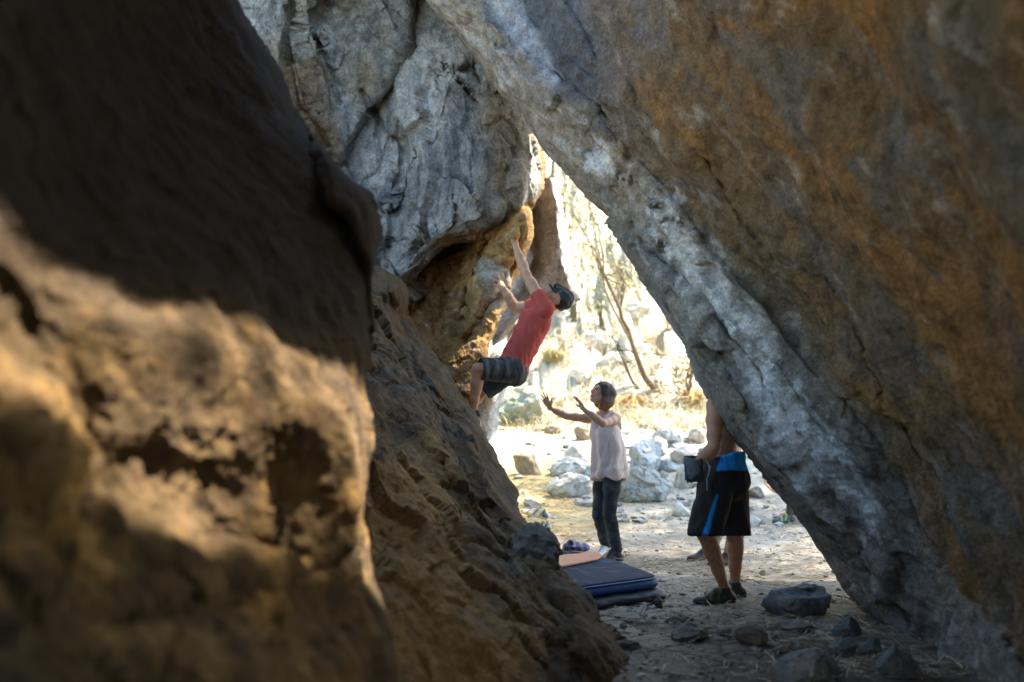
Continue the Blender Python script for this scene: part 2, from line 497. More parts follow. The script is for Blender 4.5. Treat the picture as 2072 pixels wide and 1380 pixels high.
G.ledge([(960, 205), (1040, 300), (1035, 420)], 0.10, 6, 90)
G.ledge([(600, -40), (598, 70), (620, 200), (690, 340)], 0.30, 10, 120)
G.bump(880, 160, 45, 110, 0.45, 0.22)
G.bump(740, 260, 50, 120, 0.1, 0.16)
G.world(); w = G.flat()
n1 = fbm(w * (1.1, 1.1, 0.6) + 4, 4, 0.6); n2 = fbm(w * (3.2, 3.2, 1.6) + 14, 4, 0.6); n3 = fbm(w * 7 + 2, 4, 0.65)
dd = np.stack([w[:, 0] + 0.35 * w[:, 2], w[:, 1], w[:, 2] * 0.45], 1)
f1, f2, cr = worley(dd * 2.1 + 0.35 * np.stack([n1, n2, n1], 1), 5)
fa, fe = facets(dd * 1.5 + 0.10 * np.stack([n1, n2, n1], 1), 5, 0.5)
fb, fe2 = facets(dd * 4.2 + 0.14 * np.stack([n2, n3, n2], 1), 9, 0.5)
fc, fe3 = facets(dd * 11 + 0.25 * np.stack([n3, n2, n3], 1), 19, 0.45)
h = 0.08 * n1 + 0.026 * n2 + 0.012 * n3 + 0.19 * fa + 0.032 * fb + 0.011 * fc + 0.012 * fbm(w * (22, 22, 14), 3)
eG, _ = pdist(G.px, G.py, G.edge_right()); h = h * (0.55 + 0.45 * sst(0, 45, eG.ravel())) * (1 - 0.8 * sst(835, 795, G.px.ravel()) * sst(400, 450, G.py.ravel()))
G.displace(h)
c = np.tile(GREY * 0.95, (len(w), 1))
st = fbm(w * (6, 6, 0.9) + 50, 4, 0.6)
c = mixc(c, PALE * 0.9, sst(0.05, 0.35, n2) * 0.6)
c = mixc(c, BLUE * 0.5, sst(0.0, 0.35, st) * 0.75)
c = mixc(c, [0.33, 0.25, 0.15], sst(0.12, 0.4, n1) * 0.55)
e1, _ = pdist(G.px, G.py, [(880, 110), (860, 200), (820, 290), (770, 340)]); c = mixc(c, PALE * 1.1, sst(60, 20, e1.ravel() + 30 * n3) * 0.8)
e1, _ = pdist(G.px, G.py, [(560, 90), (600, 160), (615, 240), (655, 320)]); c = mixc(c, [0.46, 0.29, 0.16], sst(42, 8, e1.ravel() + 25 * n3) * 0.8)
e1, _ = pdist(G.px, G.py, [(1100, 250), (1100, 390), (1010, 470), (900, 495)]); c = mixc(c, [0.33, 0.17, 0.05], sst(16, 4, e1.ravel() + 5 * n3) * 0.85)
e1, _ = pdist(G.px, G.py, [(530, 20), (590, 60)]); c = mixc(c, PALE, sst(70, 30, e1.ravel() + 25 * n3) * 0.6)
e1, _ = pdist(G.px, G.py, [(630, 130), (660, 300)]); c = mixc(c, [0.22, 0.14, 0.06], sst(50, 10, e1.ravel() + 40 * n3) * 0.7)
gb = G.build('hanging_boulder', M_GRANITE, np.clip(c, 0.01, 0.8), (-0.8, 3.2, 1.5))
tag(gb, 'massive blue-grey boulder with cracked face wedged high above the climber', 'boulder')

# ================================================================== CLIMBING WALL under it
O = Relief([(760, 400), (760, 900)], [(1064, 400), (1072, 432), (1078, 475), (1066, 530), (1045, 560), (1030, 600), (1008, 650), (990, 700), (978, 740), (968, 790), (960, 900)], 400, 900, 190, 300, [
    (760, 400, 11.0), (860, 410, 10.7), (760, 560, 10.5), (980, 400, 10.2), (760, 900, 9.0), (850, 560, 9.9), (930, 520, 10.0), (900, 640, 9.75), (960, 560, 9.55), (1010, 560, 9.42), (1040, 470, 9.15), (1072, 440, 9.35), (940, 680, 9.35), (985, 720, 9.2), (860, 700, 9.3), (960, 850, 8.9), (1060, 520, 9.5)], wob=3.5, seed=21)
O.roll(O.edge_right(), 26, 0.30)
for line, a, wd in (([(1030, 455), (985, 500), (962, 560), (950, 600), (930, 650)], 0.14, 12), ([(1000, 520), (990, 545), (965, 560)], 0.10, 7),
                    ([(1020, 540), (1005, 600), (970, 650), (945, 690)], 0.12, 9), ([(950, 590), (955, 640), (930, 660)], 0.10, 8),
                    ([(890, 520), (900, 600), (880, 680)], 0.12, 16), ([(1052, 450), (1045, 520), (1020, 580)], 0.08, 6)):
    O.groove(line, a, wd)
O.bump(1000, 562, 22, 17, 0.3, 0.20)
O.bump(975, 480, 60, 14, -0.7, 0.14)
O.bump(1045, 470, 12, 50, 0.3, 0.10)
O.bump(930, 660, 26, 14, 0.2, 0.16)
O.world(); w = O.flat()
n1 = fbm(w * 1.8 + 4, 4, 0.6); n2 = fbm(w * (6, 6, 3) + 14, 4, 0.6); n3 = fbm(w * 14 + 2, 4, 0.65)
eO, _ = pdist(O.px, O.py, O.edge_right()); eO = 0.25 + 0.75 * sst(0, 22, eO.ravel())
O.displace(0.08 * n1 + eO * ( 0.05 * fbm(w * (5, 5, 2.4) + 9, 4, 0.6, ridged=True) + 0.018 * n3 + 0.04 * facets(w * (4, 4, 2.6) + 0.3 * np.stack([n1, n2, n1], 1), 4, 0.45)[0] + 0.012 * facets(w * (11, 11, 7) + 0.3 * np.stack([n2, n3, n2], 1), 6, 0.45)[0]))
c = np.tile(np.array([0.30, 0.165, 0.055]), (len(w), 1))
c = mixc(c, [0.47, 0.28, 0.105], sst(920, 990, O.px.ravel() + 60 * n2) * 0.9)  # back light on the right-hand ribs put into the colour
c = mixc(c, BROWN * 0.5, sst(0.05, 0.4, n2) * 0.7)
c = mixc(c, [0.44, 0.40, 0.34], sst(0.18, 0.42, n3 + n1 * 0.5) * 0.5)
e1, _ = pdist(O.px, O.py, [(985, 545), (1010, 570), (1005, 600)]); c = mixc(c, [0.40, 0.38, 0.34], sst(34, 10, e1.ravel() + 14 * n3) * 0.75)
ob = O.build('overhang_wall', M_ROCK, np.clip(c, 0.01, 0.8), (-1.2, 1.6, 0.2))
tag(ob, 'brown undercut rock wall with orange ribs that the climber grips', 'rock wall')

# grey wall farther back, sunlit along its right edge
W = Relief([(880, 360), (880, 900)], [(1128, 360), (1140, 400), (1143, 450), (1152, 520), (1164, 560), (1174, 588), (1170, 606), (1146, 622), (1110, 642), (1080, 668), (1052, 705), (1038, 740), (1020, 790), (1008, 830), (1000, 900)], 360, 900, 150, 260, [
    (880, 360, 11.0), (880, 900, 10.6), (1080, 440, 11.35), (1140, 420, 10.95), (1172, 590, 10.75), (1080, 600, 11.1), (1000, 650, 10.7), (1020, 760, 10.6), (1000, 880, 10.6)], wob=3, seed=31)
W.roll(W.edge_right(), 20, 0.5)
W.groove([(1075, 420), (1090, 520), (1060, 600), (1000, 690)], 0.25, 14)
W.groove([(1040, 600), (1000, 680), (985, 760)], 0.14, 9)
W.world(); w = W.flat()
n1 = fbm(w * 1.2 + 4, 4, 0.6); n2 = fbm(w * (4, 4, 1.6) + 14, 4, 0.6); n3 = fbm(w * 10 + 2, 4, 0.65)
W.displace(0.10 * n1 + 0.035 * n2 + 0.012 * n3)
c = np.tile(np.array([0.50, 0.48, 0.45]), (len(w), 1))
c = mixc(c, [0.50, 0.47, 0.42], sst(0, 0.35, n2) * 0.7)
c = mixc(c, [0.40, 0.32, 0.22], sst(0.1, 0.45, n1) * 0.4)
c = mixc(c, DARK * 2, sst(0.22, 0.5, -n2) * 0.6)
wb = W.build('streaked_wall', M_ROCK, np.clip(c, 0.01, 0.8), (-1.5, 2.5, 0.3))
tag(wb, 'grey streaked rock face behind the climber with a sunlit right edge', 'rock wall')

# ================================================================== LEFT BOULDERS
LB = Relief([(560, 540), (560, 1480)], [(700, 540), (765, 558), (802, 566), (818, 592), (824, 640), (850, 690), (900, 745), (945, 800), (960, 832), (985, 882), (1010, 940), (1040, 1000), (1062, 1040), (1085, 1075), (1112, 1112), (1150, 1150), (1185, 1208), (1200, 1268), (1238, 1295), (1270, 1332), (1268, 1380), (1255, 1480)],
            540, 1480, 260, 380, [
    (700, 540, 8.2), (800, 566, 8.4), (824, 640, 8.4), (945, 800, 8.25), (1010, 940, 7.4), (1112, 1112, 6.1), (1185, 1208, 5.45), (1270, 1332, 4.9), (1255, 1480, 4.3),
    (760, 700, 7.2), (800, 900, 5.9), (900, 950, 6.2), (850, 1100, 4.8), (1000, 1150, 5.2), (750, 1200, 3.6), (900, 1300, 3.8), (700, 1400, 2.9), (1000, 1440, 3.7), (560, 800, 5.2), (560, 1300, 3.0), (1130, 1300, 4.7)], wob=3, seed=41)
LB.roll(LB.edge_right(), 42, 0.35)
LB.groove([(815, 640), (830, 760), (880, 850), (930, 960), (1000, 1060)], 0.16, 16)
LB.groove([(760, 760), (800, 850), (860, 950), (900, 1050), (935, 1150)], 0.20, 20)
LB.ledge([(800, 620), (840, 740), (920, 850), (985, 1000), (1060, 1120), (1150, 1260), (1180, 1400)], 0.12, 10, 120)
LB.ledge([(905, 1060), (925, 1160), (960, 1260), (1080, 1300), (1130, 1400)][::-1], 0.16, 12, 130)
LB.groove([(900, 1000), (1000, 1100), (1080, 1180), (1150, 1260)], 0.08, 14)
LB.bump(960, 880, 30, 40, -0.5, 0.10)
LB.bump(790, 590, 30, 16, 0.2, 0.15)
LB.bump(1190, 1330, 70, 50, 0.3, 0.10)
LB.world(); w = LB.flat()
ax = np.array([0.62, -0.62, -0.45]); ax /= np.linalg.norm(ax); ay = np.cross(ax, [0, 0, 1.0]); ay /= np.linalg.norm(ay); az = np.cross(ax, ay)
q = np.stack([w @ ax, w @ ay, w @ az], 1)
n1 = fbm(q * (0.8, 1.8, 1.8) + 4, 4, 0.55); n2 = fbm(q * (2.6, 4.2, 4.2) + 14, 4, 0.6); n3 = fbm(w * 14 + 2, 4, 0.65)
f1, f2, cr = worley(q * (2.0, 3.6, 3.6) + 0.4 * np.stack([n1, n2, n1], 1), 3)
eB, _ = pdist(LB.px, LB.py, LB.edge_right()); eB = 0.2 + 0.8 * sst(0, 55, eB.ravel())
LB.displace(0.16 * n1 + eB * (0.055 * n2 + 0.014 * n3 + 0.055 * facets(q * (1.7, 2.8, 2.8) + 0.3 * np.stack([n1, n2, n1], 1), 3, 0.4)[0] + 0.016 * facets(q * (6, 8, 8) + 0.3 * np.stack([n2, n3, n2], 1), 8, 0.4)[0] + 0.005 * facets(w * 22 + 0.4 * np.stack([n3, n2, n3], 1), 5, 0.4)[0]))
c = np.tile(np.array([0.16, 0.10, 0.046]), (len(w), 1))
c = mixc(c, [0.09, 0.08, 0.06], sst(-0.1, 0.3, n2) * 0.7)
c = mixc(c, [0.20, 0.18, 0.15], sst(0.2, 0.45, n2 + 0.3 * n3) * 0.5)
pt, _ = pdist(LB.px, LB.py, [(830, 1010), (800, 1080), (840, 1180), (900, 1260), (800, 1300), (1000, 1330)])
c = mixc(c, [0.40, 0.235, 0.075], sst(150, 50, pt.ravel() + 80 * n2 + 40 * n3) * 0.85)  # warm patch of sun painted into the rock colour
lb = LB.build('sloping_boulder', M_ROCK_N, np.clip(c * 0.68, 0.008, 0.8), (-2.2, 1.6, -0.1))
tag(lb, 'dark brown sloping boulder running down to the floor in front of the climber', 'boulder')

LA = Relief([(-420, -260), (-420, 1480)], [(330, -260), (440, -80), (485, -2), (530, 80), (575, 150), (605, 228), (640, 290), (690, 345), (730, 378), (757, 400), (767, 440), (776, 478), (764, 520), (757, 565), (758, 640), (752, 720), (738, 790), (748, 850), (754, 890), (742, 950), (736, 1040), (746, 1090), (742, 1150), (762, 1215), (792, 1295), (812, 1370), (830, 1480)],
            -260, 1480, 260, 340, [
    (-420, -260, 1.5), (-420, 600, 1.25), (-420, 1480, 1.2), (0, 0, 2.0), (0, 700, 1.7), (0, 1380, 1.5), (330, -260, 3.6), (485, 0, 3.9), (605, 228, 3.8), (757, 400, 3.7), (776, 478, 3.75), (757, 600, 3.5),
    (400, 300, 2.9), (300, 600, 2.25), (550, 600, 2.7), (650, 600, 2.95), (600, 350, 3.35), (700, 800, 2.95), (500, 900, 2.35), (300, 1000, 2.05), (740, 1000, 2.9), (600, 1100, 2.6), (600, 1400, 2.2), (300, 1350, 1.8), (820, 1440, 2.7)], wob=2.5, seed=51)
LA.roll(LA.edge_right(), 55, 0.45)
LA.ledge([(640, 330), (660, 420), (705, 450), (738, 540), (750, 660)], 0.22, 10, 120)
LA.groove([(640, 330), (652, 410), (690, 440)], 0.10, 12)
# hollows and knobs of the weathered lower face
LA.bump(540, 990, 45, 110, 0.25, -0.10); LA.bump(670, 880, 60, 130, -0.25, 0.20)
LA.bump(340, 980, 150, 90, 0.3, -0.06); LA.bump(250, 650, 40, 130, -0.4, 0.07); LA.bump(150, 820, 50, 160, -0.3, -0.07)
LA.bump(560, 840, 40, 40, 0, 0.05); LA.bump(520, 1110, 70, 24, 0.3, -0.08); LA.bump(440, 1200, 150, 26, -0.25, 0.07); LA.bump(540, 1290, 50, 60, 0, -0.10)
LA.bump(90, 950, 60, 200, -0.4, 0.06); LA.bump(620, 1060, 30, 50, 0.3, 0.06); LA.bump(460, 1340, 140, 40, 0.1, 0.06); LA.bump(330, 1240, 130, 40, -0.2, -0.08)
LA.bump(240, 520, 170, 60, 0.6, 0.05)
LA.groove([(0, 560), (60, 640), (80, 760), (150, 900), (170, 1010)], 0.05, 22)
LA.groove([(740, 1090), (640, 1160), (540, 1190), (430, 1200)], 0.05, 14)
LA.world(); w = LA.flat()
n1 = fbm(w * 1.6 + 4, 4, 0.55); n2 = fbm(w * (5, 5, 3.5) + 14, 4, 0.6); n3 = fbm(w * 17 + 2, 4, 0.65)
eA, _ = pdist(LA.px, LA.py, LA.edge_right()); eA = 0.15 + 0.85 * sst(0, 70, eA.ravel())
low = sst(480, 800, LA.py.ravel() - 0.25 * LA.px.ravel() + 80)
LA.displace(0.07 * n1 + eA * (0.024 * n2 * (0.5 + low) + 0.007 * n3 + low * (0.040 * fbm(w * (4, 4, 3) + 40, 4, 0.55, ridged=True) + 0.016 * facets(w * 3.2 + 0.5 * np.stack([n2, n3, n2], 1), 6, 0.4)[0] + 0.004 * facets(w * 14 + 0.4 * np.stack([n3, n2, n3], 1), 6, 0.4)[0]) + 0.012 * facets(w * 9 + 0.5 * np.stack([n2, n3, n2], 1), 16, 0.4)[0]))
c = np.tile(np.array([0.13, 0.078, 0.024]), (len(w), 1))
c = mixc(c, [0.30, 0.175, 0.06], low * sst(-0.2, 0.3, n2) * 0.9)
c = mixc(c, [0.34, 0.20, 0.065], low * sst(0.1, 0.4, fbm(w * 3 + 70, 4, 0.6)) * 0.6)
c = mixc(c, BROWN * 0.8, sst(0.05, 0.4, fbm(w * 2.2 + 90, 4, 0.6)) * 0.6)
pz = fbm(w * 2.6 + 33, 5, 0.6)
c = mixc(c, [0.62, 0.36, 0.10], low * sst(0.08, 0.3, pz) * 0.85)
c = mixc(c, [0.05, 0.035, 0.02], low * sst(0.08, 0.35, fbm(w * 2.4 + 55, 5, 0.6)) * 0.75)
c = mixc(c, [0.50, 0.32, 0.12], low * sst(0.15, 0.45, fbm(w * 4 + 15, 5, 0.65)) * 0.6)
la = LA.build('near_boulder', M_ROCK_N, np.clip(c * (0.26 + 0.30 * low[:, None]), 0.008, 0.8), (-2.0, 0.9, -0.1))  # shaded upper face darkened, sunlit lower face lifted: light put into the colour
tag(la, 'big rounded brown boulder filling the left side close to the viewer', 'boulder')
# ================================================================== ROOF AND REAR: unseen boulders added to shape sun and shade
def ring_rock(name, poly, z0, z1, mat, col, seed=0, n=160, tilt=(0, 0), amp=0.14):
    poly = np.asarray(poly, float)
    cl = np.concatenate([poly, poly[:1]])
    s = np.concatenate([[0], np.cumsum(np.hypot(*np.diff(cl, axis=0).T))])
    t = np.linspace(0, s[-1], n, endpoint=False)
    ring = np.stack([np.interp(t, s, cl[:, 0]), np.interp(t, s, cl[:, 1])], 1)
    ctr = ring.mean(0)
    V = []; rows = [(0.0, 0.25), (0.0, 0.55), (0.02, 0.82), (0.10, 0.95), (0.3, 1.0), (0.6, 1.0), (0.85, 0.93), (0.97, 0.75), (1.0, 0.4)]
    for a, k in rows:
        p = ctr + (ring - ctr) * k
        z = z0 + (z1 - z0) * a + (p - ctr) @ np.array(tilt)
        V.append(np.concatenate([p, z[:, None]], 1))
    V = np.concatenate(V)
    V += fbm(V * 0.9 + seed, 4)[:, None] * amp * np.array([1, 1, 1.0]) + fbm(V * 4 + seed, 4)[:, None] * amp * 0.4
    F = []
    for r in range(len(rows) - 1):
        for i in range(n):
            j = (i + 1) % n
            F.append((r * n + i, r * n + j, (r + 1) * n + j, (r + 1) * n + i))
    F.append(tuple(range(n))[::-1]); F.append(tuple(range((len(rows) - 1) * n, len(rows) * n)))
    o = mesh_obj(name, V, F, mat, None, np.tile(col, (len(V), 1)))
    fix_normals(o.data)
    return o
rf = ring_rock('unseen_roof_boulder', [(-3.5, -3.0), (0.3, -3.0), (0.30, 1.2), (0.54, 2.17), (1.18, 3.45), (1.30, 4.4), (0.75, 5.1), (-0.6, 5.2), (-3.8, 5.4)], 3.75, 4.9, M_ROCK_N, BROWN, 5)  # out of view; outline shaped to cast the shade edge on the near boulder
tag(rf, 'unseen brown roof boulder overhead, shaped to shade the near boulder', 'boulder')
rf2 = ring_rock('unseen_roof_boulder', [(0.55, -3.0), (4.2, -3.0), (4.2, 5.2), (2.5, 4.7), (1.95, 3.7), (1.02, 2.05), (0.6, 1.3)], 3.7, 4.7, M_ROCK_N, BROWN, 9, amp=0.10)  # out of view; added to narrow the sun slot and cut sky light
tag(rf2, 'second unseen roof boulder overhead, added to narrow the slot of sun', 'boulder')
bk = ring_rock('added_rear_boulder', [(1.75, 1.5), (1.45, 0.2), (1.2, -1.2), (0.6, -2.6), (4.2, -3.4), (4.6, 1.5)], -0.3, 3.7, M_ROCK_N, BROWN, 13, amp=0.1)  # added out of view to keep light from the right off near rock
tag(bk, 'unseen brown boulder added behind the viewer to block light from the right', 'boulder')
bk2 = ring_rock('added_rear_boulder', [(-3.4, -1.5), (-1.2, -1.5), (0.45, -1.8), (0.7, -2.9), (-3.4, -3.4)], -0.3, 2.5, M_ROCK_N, BROWN, 17, amp=0.1)  # added out of view to darken the near end of the slab
tag(bk2, 'low unseen brown boulder added behind the viewer to block light', 'boulder')
# ================================================================== GROUND
def axis(a, b, c0, c1, fine, coarse):
    v = [c0]
    while v[-1] < c1: v.append(v[-1] + fine)
    s = fine
    hi = [v[-1]]
    while hi[-1] < b: s = min(s * 1.06, coarse); hi.append(hi[-1] + s)
    s = fine; lo = [v[0]]
    while lo[-1] > a: s = min(s * 1.06, coarse); lo.append(lo[-1] - s)
    return np.array(lo[:0:-1] + v + hi[1:])
gx = axis(-120, 120, -1.5, 3.2, 0.02, 8.0)
gy = axis(-30, 250, 4.0, 14.0, 0.03, 8.0)
X, Y = np.meshgrid(gx, gy)
Z = ground_z(X, Y)
q2 = np.stack([X.ravel(), Y.ravel(), 0 * X.ravel()], 1)
n1 = fbm(q2 * 0.8 + 5, 4, 0.6); n2 = fbm(q2 * 3.5 + 25, 5, 0.65); n3 = fbm(q2 * 15 + 7, 4, 0.65)
# bare cracked mud near the viewer
mud = sst(7.3, 6.3, Y.ravel() + 0.7 * n2) * sst(2.0, 1.2, X.ravel() + 0.3 * n2)
f1, f2, cr = worley(q2 * 4.6 + 0.35 * np.stack([n2, n1, n2], 1), 4)
g1, g2, _ = worley(q2 * 11 + 0.35 * np.stack([n2, n1, n2], 1), 14)
crack = 0 * mud
crack_ = sst(0.07, 0.01, f2 - f1) * mud * sst(-0.25, 0.1, n1 + n2 * 0.5) + 0.5 * sst(0.05, 0.01, g2 - g1) * mud * sst(0.0, 0.3, n2)
Zf = Z.ravel() + 0.012 * n3 * (1 - 0.7 * mud) - 0.022 * crack + 0.02 * n2 * (1 - mud) - 0.05 * sst(0.25, 0.5, n2) * (Y.ravel() < 9)
c = np.tile(np.array([0.37, 0.325, 0.265]), (len(q2), 1))
c = mixc(c, [0.25, 0.19, 0.12], sst(-0.05, 0.35, n2) * 0.8)
c = mixc(c, [0.46, 0.40, 0.31], sst(0.0, 0.3, n3) * 0.5)
c = mixc(c, [0.33, 0.285, 0.225], mud * 0.8)
c = mixc(c, [0.07, 0.055, 0.04], np.clip(crack, 0, 1) * 0.85)
c = mixc(c, [0.30, 0.235, 0.10], sst(10.2, 11.5, Y.ravel()) * sst(1.6, 0.6, X.ravel() + n1) * 0.8)
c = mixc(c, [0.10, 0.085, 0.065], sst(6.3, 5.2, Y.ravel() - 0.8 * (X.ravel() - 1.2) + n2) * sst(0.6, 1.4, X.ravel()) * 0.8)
c = mixc(c, [0.115, 0.10, 0.075], sst(6.0, 4.9, Y.ravel() + 0.6 * n2 + 0.5 * n1) * 0.45)  # both front mixes: brown earth, with shade partly put into the colour
hill = sst(15, 20, Y.ravel())
c = mixc(c, [0.40, 0.36, 0.27], hill * 0.9)
c = mixc(c, [0.30, 0.27, 0.18], hill * sst(0.05, 0.35, n2) * 0.7)
c = mixc(c, [0.17, 0.145, 0.11], hill * sst(0.1, 0.3, fbm(q2 * 1.7 + 44, 4, 0.6)) * 0.7)
ny, nx = X.shape
idx = np.arange(nx * ny).reshape(ny, nx)
F = np.stack([idx[:-1, :-1], idx[:-1, 1:], idx[1:, 1:], idx[1:, :-1]], -1).reshape(-1, 4)
M_GROUND = mat_attr('dusty earth', scale=14, fine=90, var=0.28, bump=0.7, bdist=0.012, rough=0.95, spec=0.15)
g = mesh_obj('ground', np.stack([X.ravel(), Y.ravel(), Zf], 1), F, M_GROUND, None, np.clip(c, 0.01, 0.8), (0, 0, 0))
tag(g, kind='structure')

ca = g.data.attributes.new('mud', 'FLOAT', 'POINT')
ca.data.foreach_set('value', (mud * sst(-0.45, -0.1, n1 + n2 * 0.6)).astype(np.float32))
_nt = M_GROUND.node_tree; _N = lambda t, **k: _node(_nt, t, k); _L = _nt.links.new
_b = [n for n in _nt.nodes if n.type == 'BSDF_PRINCIPLED'][0]
_src = _b.inputs['Base Color'].links[0].from_socket; _nrm = [n for n in _nt.nodes if n.type == 'BUMP'][0]
_tc = _N('ShaderNodeTexCoord'); _nz = _N('ShaderNodeTexNoise', Scale=3.5, Detail=4.0)
_L(_tc.outputs['Object'], _nz.inputs[0])
_ad = _N('ShaderNodeVectorMath', _operation='MULTIPLY_ADD'); _L(_nz.outputs['Color'], _ad.inputs[0]); _ad.inputs[1].default_value = (0.22, 0.22, 0.0); _L(_tc.outputs['Object'], _ad.inputs[2])
_fl = _N('ShaderNodeVectorMath', _operation='MULTIPLY'); _L(_ad.outputs[0], _fl.inputs[0]); _fl.inputs[1].default_value = (1, 1, 0)
_mk = _N('ShaderNodeAttribute', _attribute_name='mud')
_h = None
for sc_, wd_, st_ in ((3.6, 0.05, 1.0), (8.5, 0.035, 0.6)):
    _v = _N('ShaderNodeTexVoronoi', _feature='DISTANCE_TO_EDGE', Scale=sc_); _L(_fl.outputs[0], _v.inputs[0])
    _m = _N('ShaderNodeMapRange'); _m.inputs[1].default_value = 0.0; _m.inputs[2].default_value = wd_; _m.inputs[3].default_value = st_; _m.inputs[4].default_value = 0.0
    _L(_v.outputs[0], _m.inputs[0])
    if _h is None: _h = _m.outputs[0]
    else:
        _x = _N('ShaderNodeMath', _operation='MAXIMUM'); _L(_h, _x.inputs[0]); _L(_m.outputs[0], _x.inputs[1]); _h = _x.outputs[0]
_k = _N('ShaderNodeMath', _operation='MULTIPLY'); _L(_h, _k.inputs[0]); _L(_mk.outputs['Fac'], _k.inputs[1])
_mx = _N('ShaderNodeMix', _data_type='RGBA'); _L(_k.outputs[0], _mx.inputs[0]); _L(_src, _mx.inputs[6]); _mx.inputs[7].default_value = (0.045, 0.038, 0.03, 1)
_L(_mx.outputs[2], _b.inputs['Base Color'])
_b2 = _N('ShaderNodeBump', Strength=0.8, Distance=0.02, _invert=True); _L(_k.outputs[0], _b2.inputs['Height']); _L(_nrm.outputs[0], _b2.inputs['Normal']); _L(_b2.outputs[0], _b.inputs['Normal'])
# ================================================================== FIGURES: one smooth distance field per body or garment
def V3(*a): return np.array(a, float)
def unit(v): v = np.asarray(v, float); return v / (np.linalg.norm(v) + 1e-12)

